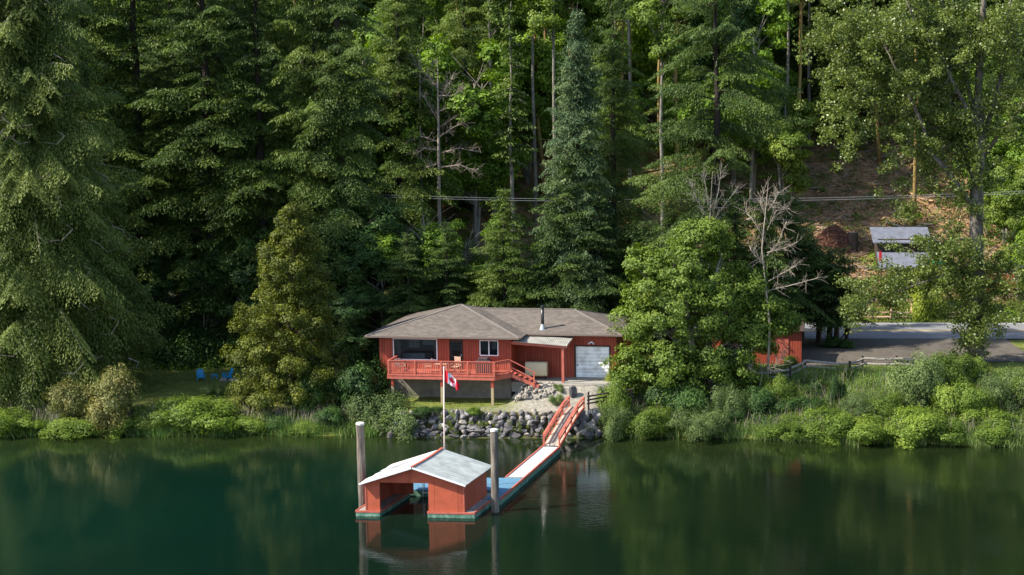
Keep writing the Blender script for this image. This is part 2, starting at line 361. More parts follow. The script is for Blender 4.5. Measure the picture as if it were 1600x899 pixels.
def groundmat():
    m, t, b = newmat('ground_cover')
    at = N(t, 'ShaderNodeAttribute'); at.attribute_name = 'mask'; sp = N(t, 'ShaderNodeSeparateColor'); t.links.new(at.outputs[0], sp.inputs[0])
    tc = N(t, 'ShaderNodeTexCoord')
    def nz(s, d=6):
        n = N(t, 'ShaderNodeTexNoise'); n.inputs['Scale'].default_value = s; n.inputs['Detail'].default_value = d; n.inputs['Roughness'].default_value = .7; t.links.new(tc.outputs['Object'], n.inputs[0]); return n.outputs[0]
    grass = ramp(t, nz(1.1), [(.3, (.08,.105,.022)), (.5, (.13,.155,.035)), (.72, (.25,.225,.065))])
    grav = ramp(t, nz(5), [(.3, (.15,.135,.11)), (.5, (.27,.245,.205)), (.7, (.40,.365,.31))])
    floor = ramp(t, nz(.7), [(.3, (.035,.05,.018)), (.48, (.09,.075,.035)), (.6, (.05,.085,.02)), (.72, (.16,.11,.06))])
    slash = ramp(t, nz(.9, 9), [(.28, (.08,.09,.03)), (.42, (.22,.15,.07)), (.55, (.38,.22,.12)), (.62, (.15,.17,.05)), (.75, (.42,.30,.19))])
    def mixc(f, a, b_):
        mx = N(t, 'ShaderNodeMix', data_type='RGBA'); t.links.new(f, mx.inputs[0]); t.links.new(a, mx.inputs[6]); t.links.new(b_, mx.inputs[7]); return mx.outputs[2]
    c = mixc(sp.outputs[1], floor, grass); c = mixc(sp.outputs[2], c, slash); c = mixc(sp.outputs[0], c, grav)
    t.links.new(c, b.inputs['Base Color']); b.inputs['Roughness'].default_value = .95; b.inputs['Specular IOR Level'].default_value = .1
    bp = N(t, 'ShaderNodeBump'); bp.inputs['Distance'].default_value = .12; bp.inputs['Strength'].default_value = .7; t.links.new(nz(3.5), bp.inputs['Height']); t.links.new(bp.outputs[0], b.inputs['Normal'])
    return m
M['ground'] = groundmat()
gme = np_mesh('ground', V, Fc, M['ground'], True)
mask = np.zeros((len(V), 4), np.float32); mask[:, 3] = 1
gx, gy = V[:, 0], V[:, 1]; nn = hsh(gx, gy, 2.2)*.9
mask[:, 1] = (1 - sst(129, 131, gy + nn)) * np.where(gx < -25, 1 - sst(126, 129, gy+nn), 1)
mask[:, 1] = np.maximum(mask[:, 1], sst(140.5, 141.5, gy)*(1-sst(143, 146, gy+nn))*sst(-5, 0, gx))
gr = sst(-14.6, -12.2, gx + nn)*(1-sst(-6.6, -5.2, gx+nn))*sst(105, 105.6, gy)*(1-sst(111, 112, gy))
gr = np.maximum(gr, .5*sst(-20, -17, gx+nn)*(1-sst(-6.6, -5.6, gx+nn))*(1-sst(106.4, 107.3, gy+nn*.5+ .12*(-14-gx))))
mask[:, 0] = gr
mask[:, 2] = np.maximum(sst(4, 9, gx+nn*2)*(1-sst(36, 44, gx))*sst(144, 147, gy+nn)*(1-sst(205, 215, gy)), .65*sst(146, 150, gy+nn)*(1-sst(4, 9, gx)))
tt = gy - shore_y(gx); inwall = (gx > -22.6) & (gx < -6.4) & (tt > -1.5) & (tt < .75)
mask[inwall, :3] = 0
ca = gme.attributes.new('mask', 'FLOAT_COLOR', 'POINT'); ca.data.foreach_set('color', mask.ravel())
tag(link('ground', gme), kind='structure')
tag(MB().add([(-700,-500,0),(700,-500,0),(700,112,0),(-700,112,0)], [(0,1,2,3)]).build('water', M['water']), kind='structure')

def sheet(name, mat, x0, x1, yf0, yf1, nxs, nys, zf):
    xx = np.linspace(x0, x1, nxs); vs = []
    for j in range(nys):
        for x in xx:
            a, b = yf0(x), yf1(x); y = a + (b-a)*j/(nys-1); vs.append((x, y, zf(x, y)))
    i = np.arange((nxs-1)*(nys-1)); r, c = i//(nxs-1), i % (nxs-1); a0 = r*nxs+c
    return tag(link(name, np_mesh(name, np.array(vs), np.stack([a0,a0+1,a0+nxs+1,a0+nxs],1), mat, True)), kind='structure')
sheet('road', M['asphalt'], -300, 200, lambda x: 130.6, lambda x: 140.4, 251, 3, lambda x, y: float(road_z(x)))
for k, yy in enumerate((135.25, 135.55)):
    sheet('road_marking', M['yellow'], -300, 200, lambda x: yy, lambda x: yy+.14, 251, 2, lambda x, y: float(road_z(x))+.006)
sheet('road_marking', M['white'], -300, 200, lambda x: 139.5, lambda x: 139.62, 251, 2, lambda x, y: float(road_z(x))+.006)
sheet('driveway', M['dark_gravel'], 6.0, 26.0, lambda x: 115.5 + .12*(x-6) , lambda x: 130.6, 50, 40, lambda x, y: gz1(x, y)+.05)
sheet('path', M['gravel'], -12.3, -6.9, lambda x: 108.6, lambda x: 113, 14, 14, lambda x, y: gz1(x, y)+.03)

# ------------------------------------------------------------------ foliage generators
def leaf_arrays(P, A, B):
    V = np.empty((len(P)*4, 3)); V[0::4] = P-A; V[1::4] = P+B; V[2::4] = P+A; V[3::4] = P-B
    Fq = np.arange(len(P)*4).reshape(-1, 4); return V, Fq
def leaf_mesh(name, P, A, B, tint, mat):
    V, Fq = leaf_arrays(P, A, B); me = np_mesh(name, V, Fq, mat)
    at = me.attributes.new('tint', 'FLOAT', 'FACE'); at.data.foreach_set('value', tint.astype(np.float32)); return me
def unit(v): return v/np.maximum(np.linalg.norm(v, axis=-1, keepdims=True), 1e-9)

def conifer(name, seed, H, Rm, mat, base=.08, step=.42, per=6, droop=.35, up=.15, q=.20, shape=.85, asym=0., twig=.36, ragged=.25, hang=0.25, gap=0.0):
    g = np.random.default_rng(seed); Ps, As, Bs, Ts = [], [], [], []; br = []
    z = base*H
    while z < H*.985:
        t = (z/H-base)/(1-base)
        prof = (1-t)**shape * min(1, .55+t*4.0)
        for k in range(per):
            if g.random() < gap: continue
            a = g.uniform(0, 2*math.pi); L = Rm*prof*g.uniform(1-ragged*1.6, 1+ragged)*(1+asym*math.cos(a)) + .15
            z0 = z + g.uniform(-step/2, step/2); d = np.array([math.cos(a), math.sin(a), 0]); p = np.array([-d[1], d[0], 0])
            n = max(3, int(L/(q*1.15))); s = np.linspace(.12 if L < 1.5 else .22, 1, n)
            upk = (up + .5*t*t)*g.uniform(.3, 1.7); drp = droop*g.uniform(.5, 1.5)
            C = d*(L*s)[:, None]; C[:, 2] = z0 + L*(upk*s - drp*s*s)
            if L > 1: br.append((np.array([0, 0, z0]), C[n//2], C[-1], L))
            bt = g.uniform(-.2, .2)
            for sd in (-1, 1):
                tl = (twig*L*(1-s)**.8 + .22 + .04*L)*g.uniform(.7, 1.2, n)
                m = np.maximum(1, (tl/(q*.85)).astype(int)); idx = np.repeat(np.arange(n), m)
                kk = np.concatenate([np.arange(x) for x in m]); fr = (kk+.5)/m[idx]
                dirv = unit(sd*p*1.0 + d*.75 + np.array([0, 0, -.15]))
                pos = C[idx] + dirv*(tl[idx]*fr)[:, None]; pos[:, 2] -= hang*(tl[idx]*fr)**1.3 + g.uniform(0, .10, len(idx))
                pos += g.normal(0, .05, pos.shape)
                ad = unit(dirv + g.normal(0, .35, pos.shape) + np.array([0, 0, -.25-hang*.6]))
                bd = unit(np.cross(ad, unit(g.normal(0, .45, pos.shape)+np.array([0, 0, 1.]))))
                sz = q*g.uniform(.65, 1.25, len(idx))
                Ps.append(pos); As.append(ad*sz[:, None]); Bs.append(bd*(sz*.30)[:, None])
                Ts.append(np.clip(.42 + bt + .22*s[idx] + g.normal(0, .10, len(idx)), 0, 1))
        z += step*g.uniform(.8, 1.2)*(1 - .35*t)
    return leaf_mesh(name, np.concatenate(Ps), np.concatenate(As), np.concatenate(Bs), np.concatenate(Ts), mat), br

def trunk_mesh(name, H, r, mat, lean=(0, 0), wob=.15, seed=0, n=9, top=.04, branches=(), z0=-.6):
    g = np.random.default_rng(seed); mb = MB(); K = 12
    pts = [(lean[0]*(k/K)**1.3 + g.normal(0, wob)*(k/K > .1)*(k/K), lean[1]*(k/K)**1.3 + g.normal(0, wob)*(k/K > .1)*(k/K), z0 + (H-z0)*k/K) for k in range(K+1)]
    rad = [r*(1.35 if k == 0 else 1)*(1-k/K)**.8 + top*.5 for k in range(K+1)]
    mb.tube(pts, rad, n)
    for b in branches: mb.tube([b[0], b[1], b[2]], [min(.09, .018*b[3]+.01), .035, .012], 4, False)
    mb.smooth = True; return mb.mesh(name, mat)

def blobs(name, seed, ells, ncl, nl, lsize, mat, crad=(.5, 1.1), flat=.6, fill=.35, outward=.7):
    """clusters of leaves spread through ellipsoids: (cx,cy,cz,rx,ry,rz,weight)"""
    g = np.random.default_rng(seed); wts = np.array([e[6] for e in ells]); wts = wts/wts.sum(); Ps, Ns, Ts, Cs = [], [], [], []
    for c in range(ncl):
        e = ells[g.choice(len(ells), p=wts)]; d = unit(g.normal(0, 1, 3)); r = g.uniform(fill, 1)**.6
        if g.random() < .08: r *= 1.12
        ctr = np.array(e[:3]) + d*r*np.array(e[3:6]); cr = g.uniform(*crad); m = int(nl*g.uniform(.5, 1.4)*(cr/np.mean(crad))**2)
        q = unit(g.normal(0, 1, (m, 3)))*(g.random((m, 1))**.45)*cr; q[:, 2] *= flat
        q[:, 2] -= .25*(q[:, 0]**2+q[:, 1]**2)/cr
        Ps.append(ctr+q); nr = unit(q/cr*.8 + d*outward + np.array([0, 0, .55]) + g.normal(0, .45, (m, 3))); Ns.append(nr)
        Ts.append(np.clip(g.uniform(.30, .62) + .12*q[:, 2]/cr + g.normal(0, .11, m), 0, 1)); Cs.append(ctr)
    P = np.concatenate(Ps); Nn = np.concatenate(Ns); m = len(P)
    a = unit(np.cross(Nn, g.normal(0, 1, (m, 3)))); b = np.cross(Nn, a); s = lsize*g.uniform(.6, 1.3, (m, 1))
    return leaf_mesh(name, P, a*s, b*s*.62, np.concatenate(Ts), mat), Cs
def limbs(name, H0, r, Cs, mat, seed=0, stems=((0, 0),), nb=60, spread=.5):
    g = np.random.default_rng(seed); mb = MB(); mb.smooth = True
    tops = []
    for (sx, sy) in stems:
        k = 6; pts = [(sx*(i/k)**.8 + g.normal(0, .05)*i, sy*(i/k)**.8 + g.normal(0, .05)*i, -.5+(H0+.5)*i/k) for i in range(k+1)]
        mb.tube(pts, [r*(1-.75*i/k) for i in range(k+1)], 8); tops.append(pts)
    Cs = list(Cs); g.shuffle(Cs)
    for c in Cs[:nb]:
        tr = min(tops, key=lambda T: (T[-1][0]-c[0])**2+(T[-1][1]-c[1])**2); zt = min(H0*.97, max(H0*.25, c[2]-spread*math.hypot(c[0], c[1])-1))
        f = (zt+.5)/(H0+.5)*6; i0 = min(5, int(f)); u = f-i0; p = [tr[i0][j]*(1-u)+tr[i0+1][j]*u for j in range(3)]
        mid = [(p[j]*.45+c[j]*.55) + g.normal(0, .2) for j in range(3)]; mid[2] -= .1
        mb.tube([p, mid, list(c)], [r*.28, r*.14, .015], 4, False)
    return mb.mesh(name, mat)

def put_tree(name, label, cat, group, x, y, crown, trunk, rz=0., sc=1., sz=None, z=None, sink=.1):
    t = thing(name, label, cat, (x, y, (gz1(x, y) if z is None else z) - sink), rz, group)
    t.scale = (sc, sc, sz or sc)
    link('trunk', trunk, t); 
    if crown: link('crown', crown, t)
    return t

# --- stock meshes for the forest
FIR = []
for k in range(5):
    cm, br = conifer('fir_crown', 100+k, 30, 3.9+.3*k, M['dark_fir'] if k in (2,) else M['fir'], base=.10, step=.50, per=7, droop=.42, q=.135, ragged=.56, shape=.60, gap=.22, hang=.4)
    FIR.append((cm, trunk_mesh('fir_trunk', 30, .42, M['dark_bark'], branches=br[::9], seed=k)))
YFIR = []
for k in range(3):
    cm, br = conifer('young_fir_crown', 140+k, 14, 3.0, M['dark_fir'] if k else M['fir'], base=.10, step=.36, per=6, droop=.30, q=.115, ragged=.48, shape=.7)
    YFIR.append((cm, trunk_mesh('young_fir_trunk', 14, .20, M['dark_bark'], branches=br[::9], seed=k)))
MAP = []
for k in range(4):
    g = np.random.default_rng(200+k); E = []
    for j in range(9):
        hh = g.uniform(6, 17); rr = 3.6*(1-abs(hh-10)/13); E.append((g.normal(0, 1.7), g.normal(0, 1.7), hh, rr*.75, rr*.75, 2.3, rr))
    cm, Cs = blobs('maple_crown', 210+k, E, 420, 110, .145, [M['maple'], M['maple'], M['alder'], M['dark_leaf']][k], (.5, 1.15))
    MAP.append((cm, limbs('maple_trunk', 15, .22, Cs, M['grey_bark'], k, ((.4, .2), (-1.2, .5)), 60)))
POLE = []
for k in range(3):
    g = np.random.default_rng(300+k); E = [(g.normal(0, .8), g.normal(0, .8), hh, 1.9, 1.9, 1.6, 1) for hh in (21, 24, 27, 29)]
    cm, Cs = blobs('alder_crown', 310+k, E, 150, 80, .15, M['alder'], (.5, 1.0))
    POLE.append((cm, limbs('alder_trunk', 28, .24, Cs, M['moss_bark'] if k != 1 else M['grey_bark'], k, ((g.normal(0, .6), 0),), 40)))
UND = []
for k in range(3):
    g = np.random.default_rng(340+k); E = [(g.normal(0, .9), g.normal(0, .9), g.uniform(.5, 2.2), 1.3, 1.3, .9, 1) for _ in range(5)]
    cm, Cs = blobs('understory', 350+k, E, 75, 55, .13, [M['dark_leaf'], M['maple'], M['alder']][k], (.35, .75))
    UND.append((cm, limbs('understory_stem', 1.8, .05, Cs, M['bark'], k, ((.3, .2), (-.4, .1)), 14)))

placed = []
def ok(x, y, d):
    for a, b in placed:
        if (a-x)**2 + (b-y)**2 < d*d: return False
    placed.append((x, y)); return True
ORD = ['leftmost', 'second from left', 'third from left', 'fourth from left', 'fifth from left', 'sixth from left', 'seventh from left', 'eighth from left', 'ninth from left', 'tenth from left', 'eleventh from left', 'twelfth from left', 'thirteenth from left', 'fourteenth from left', 'fifteenth from left', 'sixteenth from left', 'seventeenth from left', 'eighteenth from left', 'nineteenth from left', 'twentieth from left']
def pxy(px, Y): return wx(px, Y, gz1(0, Y)), Y

# ------------------------------------------------------------------ the house
HX, HY, HR = -23.6, 110.3, R(-5.5)
ZE = 6.42; SL = .29
house = thing('house', 'long low red board house with a brown hip roof above the lake', 'house', (HX, HY, 0), HR)
def hw(x, y):                     # house frame to world
    return HX + x*math.cos(HR) - y*math.sin(HR), HY + x*math.sin(HR) + y*math.cos(HR)
fw = MB()
ZB = 3.6
def wall_x(mb, x0, x1, y, z0, z1, holes, th=.16):
    cur = x0
    for (a, b, c, d) in sorted(holes):
        mb.box(cur, a, y, y+th, z0, z1)
        if c > z0: mb.box(a, b, y, y+th, z0, c)
        mb.box(a, b, y, y+th, d, z1); cur = b
    mb.box(cur, x1, y, y+th, z0, z1)
wall_x(fw, 0, 9.75, 0, ZB, ZE-.02, [(1.1,4.25,4.65,6.1), (5.25,6.15,3.95,6.05), (7.5,8.75,5.04,6.05)])
fw.box(0, .16, .16, 9.7, ZB, ZE-.02); fw.box(9.59, 9.75, .16, 2.15, 3.05, ZE-.02); fw.box(.16, 17.1, 9.54, 9.7, ZB, ZE-.02)
wall_x(fw, 9.75, 17.1, 2.15, 2.9, ZE-.02, [(14.0,16.6,2.95,5.45)])
fw.box(16.94, 17.1, 2.31, 9.54, 2.9, ZE-.02)
fw.build('wall', M['siding'], house)
fo = MB(); fo.box(.06, 9.69, .05, 9.6, .8, ZB-.003); fo.build('foundation', M['found'], house)
MB().box(9.76, 17.6, -.1, 2.2, 2.4, 3.10).build('concrete_slab', M['concrete'], house)
# roof
ze, ap = ZE, ZE+SL*5.62; zr = ZE+SL*4.3
def rot_mat():
    m = M['shingle'].copy(); t = m.node_tree; mp = t.nodes.new('ShaderNodeMapping'); mp.inputs['Rotation'].default_value = (0, 0, R(90))
    tc = [n for n in t.nodes if n.type == 'TEX_COORD'][0]; br = [n for n in t.nodes if n.type == 'TEX_BRICK'][0]
    t.links.new(tc.outputs['Object'], mp.inputs[0]); t.links.new(mp.outputs[0], br.inputs[0]); return m
M['shingle_side'] = rot_mat()
A = (4.87, 4.87, ap); c1 = (-.75,-.75,ze); c2 = (10.5,-.75,ze); c3 = (10.5,10.5,ze); c4 = (-.75,10.5,ze)
rf = MB(); rf.slab([c1, c2, A], .10); rf.slab([c3, c4, A], .10)
rf.slab([(10.5,1.45,ze), (17.6,1.45,ze), (13.3,5.75,zr), (6.2,5.75,zr)], .10); rf.slab([(17.6,10.05,ze), (10.5,10.05,ze), (6.2,5.75,zr), (13.3,5.75,zr)], .10)
roof = rf.build('roof', M['shingle'], house)
rs = MB(); rs.slab([c2, c3, A], .10); rs.slab([c4, c1, A], .10); rs.slab([(17.6,1.45,ze), (17.6,10.05,ze), (13.3,5.75,zr)], .10)
rs.build('roof_side', M['shingle_side'], house)
M['cap'] = noisy('ridge_cap_shingle', (.19,.165,.148), .2, 4, .95)
rc = MB()
for p, q in ((c1, A), (c2, A), (A, c3), (A, c4), ((6.2,5.75,zr), (13.3,5.75,zr)), ((13.3,5.75,zr), (17.6,1.45,ze)), ((13.3,5.75,zr), (17.6,10.05,ze))):
    p = Vector(p)+Vector((0,0,.01)); q = Vector(q)+Vector((0,0,.01)); rc.bar(p, q, .20, .035)
rc.build('ridge_cap', M['cap'], roof)
M['soffit'] = noisy('red_brown_soffit', (.16,.04,.03), .2, 3, .8); M['gutter'] = noisy('brown_gutter', (.17,.13,.11), .15, 3, .5)
MB().box(-.68, 10.43, -.68, 10.4, ze-.16, ze-.11).box(10.44, 17.5, 1.52, 9.98, ze-.158, ze-.112).build('soffit', M['soffit'], house)
gt = MB(); gt.bar((-.78,-.81,ze-.05), (10.53,-.81,ze-.05), .10, .12); gt.bar((10.62,1.39,ze-.05), (17.63,1.39,ze-.05), .10, .12); gt.bar((-.81,-.75,ze-.05), (-.81,10.5,ze-.05), .10, .12); gt.bar((10.56,-.75,ze-.05), (10.56,1.4,ze-.05), .10, .12); gt.bar((17.66,1.4,ze-.05), (17.66,10.05,ze-.05), .10, .12)
gt.build('gutter', M['gutter'], roof)
cx, cy_ = 11.6, 2.3; zc = ze+SL*(cy_-1.45)
ch = MB().cyl((cx, cy_, zc-.1), (cx, cy_, 8.2), .115, n=16); ch.smooth = True
ch.build('chimney', M['black'], roof)
MB().cyl((cx, cy_, 8.2), (cx, cy_, 8.36), .16, .15, 16).cyl((cx, cy_, 8.36), (cx, cy_, 8.42), .15, .05, 16).build('chimney_cap', M['black'], roof)
MB().cyl((cx, cy_, zc-.12), (cx, cy_, zc+.34), .27, .13, 16).build('chimney_flashing', M['galv'], roof)
# windows, doors
def window(x0, x1, z0, z1, y=0, mull=()):
    f = MB(); t = .07
    f.box(x0-t, x1+t, y-.03, y+.05, z1, z1+t); f.box(x0-t, x1+t, y-.03, y+.05, z0-t, z0); f.box(x0-t, x0, y-.03, y+.05, z0, z1); f.box(x1, x1+t, y-.03, y+.05, z0, z1)
    fr = f.build('window', M['white'], house, bevel=.005)
    for (a, b) in mull: MB().box(a, b, y-.01, y+.06, z0, z1).build('mullion', M['white'], fr)
    MB().box(x0, x1, y+.07, y+.09, z0, z1).build('pane', M['glass'], fr)
    return fr
bw = window(1.1, 4.25, 4.65, 6.1)
def curtain(x, n):
    P = []
    for k in range(n+1): P.append((x+k*.045, .24+.03*(k % 2)))
    cu = MB()
    vs = [(a, b, z) for a, b in P for z in (4.6, 6.12)]; cu.add(vs, [(2*k, 2*k+2, 2*k+3, 2*k+1) for k in range(n)]); cu.build('curtain', M['grey_wood'], bw)
curtain(1.12, 9); curtain(4.02, 5)
window(7.5, 8.75, 5.04, 6.05, 0, ((8.08, 8.15),))
inn = MB(); inn.box(.3, 9.4, 3.6, 3.7, 3.95, 6.25); inn.box(.3, 9.4, .2, 3.6, 3.9, 3.95); inn.build('interior_wall', M['interior'], house)
for (a, b, c, d) in ((1.75, 2.55, 5.25, 6.2), (2.8, 4.0, 5.45, 6.2), (8.0, 8.3, 5.2, 5.9)): MB().box(a, b, 1.6, 1.66, c, d).build('brightening_panel', M['curtain'], house)  # pale panels added behind the glass to brighten the dark windows
sf = thing('sofa', 'pale blue-grey sofa behind the big picture window', 'sofa', **{'loc': (*hw(2.6, 1.2), 3.95), 'rz': HR})  # sofa coloured pale to brighten the dark room behind the glass
MB().box(-1.1, .6, -.4, .4, .1, .45).build('seat', M['white_mat'], sf, bevel=.04); MB().box(-1.1, .6, -.52, -.41, .1, 1.0).build('backrest', M['white_mat'], sf, bevel=.04)
dr = MB().box(5.25, 6.15, .05, .10, 3.95, 6.05).build('door', M['dark_frame'], house)
MB().box(5.19, 5.25, -.02, .12, 3.95, 6.11).box(6.15, 6.21, -.02, .12, 3.95, 6.11).box(5.25, 6.15, -.02, .12, 6.05, 6.11).build('door_frame', M['dark_wood'], dr)
MB().box(5.35, 6.05, .035, .05, 4.3, 5.9).build('pane', M['glass'], dr)
MB().box(6.04, 6.08, -.02, .05, 4.9, 5.05).build('handle', M['galv'], dr)
gd = MB()
for k in range(4): gd.box(14.06, 16.54, 2.24, 2.29, 3.12+k*.578, 3.12+k*.578+.565)
gdo = gd.build('garage_door', M['garage_door'], house, bevel=.008)
MB().box(13.96, 14.06, 2.11, 2.30, 3.10, 5.42).box(16.54, 16.64, 2.11, 2.30, 3.10, 5.42).box(13.96, 16.64, 2.11, 2.30, 5.42, 5.52).build('door_frame', M['dark_wood'], gdo)
MB().box(14.16, 14.22, 2.18, 2.24, 3.95, 4.1).build('handle', M['black'], gdo)
MB().cyl((15.25,2.15,5.75), (15.25,2.02,5.75), .07).cyl((15.18,2.05,5.75), (15.06,1.92,5.66), .03, .07).cyl((15.32,2.05,5.75), (15.44,1.92,5.66), .03, .07).build('wall_lamp', M['white'], house)
# porch
pr = MB(); pr.slab([(9.95,-.18,6.10), (13.85,-.18,5.83), (14.0,2.1,6.22), (10.3,2.1,6.27)], .05)
por = pr.build('porch_roof', M['porch_tin'], house)
MB().bar((9.78,.06,5.95), (13.78,.06,5.68), .09, .22).bar((13.80,.02,5.70), (13.93,2.1,6.06), .05, .16).build('beam', M['red_trim'], por)
MB().box(13.42, 13.60, .0, .18, 3.10, 5.58).build('post', M['red_trim'], por, bevel=.01)
rafts = MB()
for k in range(6): rafts.bar((10.2+k*.62,.1,5.98-.042*k), (10.3+k*.62,2.1,6.18-.01*k), .05, .11)
rafts.build('rafters', M['red_trim'], por)

# ------------------------------------------------------------------ deck
deck = thing('deck', 'raised red timber deck along the front of the house with a white-topped flight of stairs', 'deck', (HX, HY, 0), HR)
deck['label'] = 'raised red timber deck with balustrade along the lake front of the house'
DZ = 3.95
fl = MB(); pol = [(1.3,-2.3), (9.05,-2.3), (9.9,-1.1), (9.9,-.004), (1.3,-.004)]
for k in range(16):
    y0 = -2.3+k*.143; y1 = y0+.132
    xr = 9.05+.85*min(1, max(0, (y0+2.3)/1.2)); fl.box(1.3, xr, y0, y1, DZ-.04, DZ)
fl.build('floor', M['red_trim'], deck)
fa = MB()
for p, q in (((1.3,-2.32), (9.06,-2.32)), ((9.07,-2.32), (9.93,-1.1)), ((9.93,-1.1), (9.93,-.03)), ((1.28,-2.3), (1.28,-.03))):
    fa.bar((p[0],p[1],DZ-.20), (q[0],q[1],DZ-.20), .05, .30)
fa.bar((1.3,-2.36,DZ-.08), (9.06,-2.36,DZ-.08), .03, .05)
fa.build('fascia', M['red_trim'], deck)
js = MB()
for k in range(14): js.box(1.5+k*.6, 1.54+k*.6, -2.28, -.05, DZ-.24, DZ-.045)
js.build('joists', M['red'], deck)
for x in (1.6, 5.2, 8.85):
    X0, Y0 = hw(x, -2.15); g0 = gz1(X0, Y0)-.3
    p = MB().box(x-.09, x+.09, -2.24, -2.06, g0, 3.05).build('post', M['lumber'], deck)
    MB().box(x-.092, x+.092, -2.242, -2.058, 3.05, DZ-.35).build('painted_top', M['red'], p)
def rail(name, pts, zt, parent, sp=.155, posts=()):
    top = MB(); bal = MB()
    for (p, q) in zip(pts[:-1], pts[1:]):
        top.bar((p[0],p[1],zt), (q[0],q[1],zt), .13, .045); top.bar((p[0],p[1],zt-.09), (q[0],q[1],zt-.09), .04, .09); top.bar((p[0],p[1],DZ+.10), (q[0],q[1],DZ+.10), .04, .08)
        L = math.hypot(q[0]-p[0], q[1]-p[1]); n = int(L/sp)
        for k in range(1, n):
            x = p[0]+(q[0]-p[0])*k/n; y = p[1]+(q[1]-p[1])*k/n; bal.box(x-.026, x+.026, y-.02, y+.02, DZ+.06, zt-.05)
    r = top.build(name, M['red_trim'], deck); bal.build('balusters', M['red_trim'], r)
    return r
rail('railing', [(1.36,-.1), (1.36,-2.24), (9.02,-2.24), (9.84,-1.12)], DZ+.95, deck)
for (x, y) in ((1.36,-2.27), (3.28,-2.27), (5.2,-2.27), (7.12,-2.27), (9.02,-2.27), (9.86,-1.1)):
    MB().box(x-.055, x+.055, y-.055, y+.055, DZ-.30, DZ+.94).build('rail_post', M['red_trim'], deck)
# stairs
st = MB(); n = 6
sA, sB = (9.95, DZ-.06), (11.95, 2.98)
for yy in (-1.08, -.12): st.bar((sA[0],yy,sA[1]-.12), (sB[0],yy,sB[1]-.02), .05, .24)
sts = st.build('staircase', M['red_trim'], deck)
for k in range(n):
    x = sA[0]+.12+(sB[0]-sA[0]-.05)*k/(n-1)*.93; z = DZ-.13-(DZ-.13-3.05)*k/(n-1)
    MB().box(x-.14, x+.14, -1.05, -.15, z-.045, z).build('tread', M['red_trim'], sts)
MB().bar((9.88,-1.12,DZ+.95), (11.8,-1.12,3.02+.93), .09, .05).bar((9.9,-1.12,DZ+.45), (11.65,-1.12,3.02+.50), .04, .09).box(11.58, 11.68, -1.17, -1.07, 2.7, 4.05).build('stair_rail', M['red_trim'], sts)

# things on the deck and under the porch (house frame)
def loc(x, y, z, rz=0.0): X0, Y0 = hw(x, y); return dict(loc=(X0, Y0, z), rz=HR+rz)
t = thing('oil_tank', 'beige metal oil tank on short legs under the porch roof', 'oil tank', **loc(11.35, 1.15, 3.10))
prof = [(.36*math.cos(a)*.85, .78+.52*max(-1, min(1, 1.25*math.sin(a)))) for a in np.linspace(0, 2*math.pi, 24, endpoint=False)]
tb = MB(); nn_ = len(prof); vs = [(-.80, p[0], p[1]) for p in prof]+[(.80, p[0], p[1]) for p in prof]
tb.add(vs, [tuple(range(nn_)), tuple(range(2*nn_-1, nn_-1, -1))]+[(i_, i_+nn_, (i_+1) % nn_+nn_, (i_+1) % nn_) for i_ in range(nn_)])
tb.build('tank', M['beige'], t, bevel=.03)
for sx in (-.62, .62):
    for sy in (-.2, .2): MB().cyl((sx, sy, 0), (sx, sy, .35), .025).build('leg', M['black'], t)
MB().cyl((.3,0,1.28), (.3,0,1.50), .03).build('fill_pipe', M['black'], t); MB().cyl((-.2,0,1.28), (-.2,0,1.40), .04).build('vent_pipe', M['black'], t)
t = thing('barbecue_grill', 'barbecue under a dark cover at the right end of the deck', 'barbecue', **loc(8.1, -1.5, DZ))
gc = MB(); gc.slab([(-.55,-.32,.98), (.55,-.32,.98), (.50,.32,.98), (-.50,.32,.98)], .93); gc.slab([(-.36,-.28,1.17), (.36,-.28,1.17), (.36,.26,1.17), (-.36,.26,1.17)], .25)
gc.build('cover', M['cover'], t, bevel=.06)
MB().box(-.45, .45, -.25, .25, 0, .06).build('base', M['black'], t)
def chair(label, x, y, rz, mat, back=.92):
    t = thing('patio_chair', label, 'chair', **loc(x, y, DZ, rz))
    for k in range(4): MB().box(-.25, .25, -.25+k*.13, -.145+k*.13, .42, .445).build('seat_slat', M[mat], t)
    b = MB()
    for k in range(5): b.box(-.24+k*.104, -.16+k*.104, .25, .275, .48, back)
    b.box(-.26, .26, .245, .28, back, back+.05); b.build('backrest', M[mat], t)
    for sx in (-.25, .25):
        for sy in (-.24, .24): MB().box(sx-.02, sx+.02, sy-.02, sy+.02, 0, .62 if sy < 0 else .5).build('leg', M[mat], t)
        MB().box(sx-.035, sx+.035, -.28, .26, .62, .645).build('armrest', M[mat], t)
chair('grey metal chair with a pale cushion at the left end of the deck', 2.0, -1.6, R(60), 'galv')
chair('pale wooden slatted chair facing the lake beside the dark deck door', 6.0, -1.3, R(-15), 'chair_wood', 1.05)
chair('pinkish wooden chair at the left of the patio table', 4.0, -1.4, R(-80), 'chair_wood')
t = thing('patio_table', 'low wooden patio table in the middle of the deck', 'table', **loc(5.0, -1.4, DZ))
MB().box(-.45, .45, -.35, .35, .62, .66).build('tabletop', M['chair_wood'], t, bevel=.01)
for sx in (-.38, .38):
    for sy in (-.28, .28): MB().box(sx-.025, sx+.025, sy-.025, sy+.025, 0, .62).build('leg', M['chair_wood'], t)

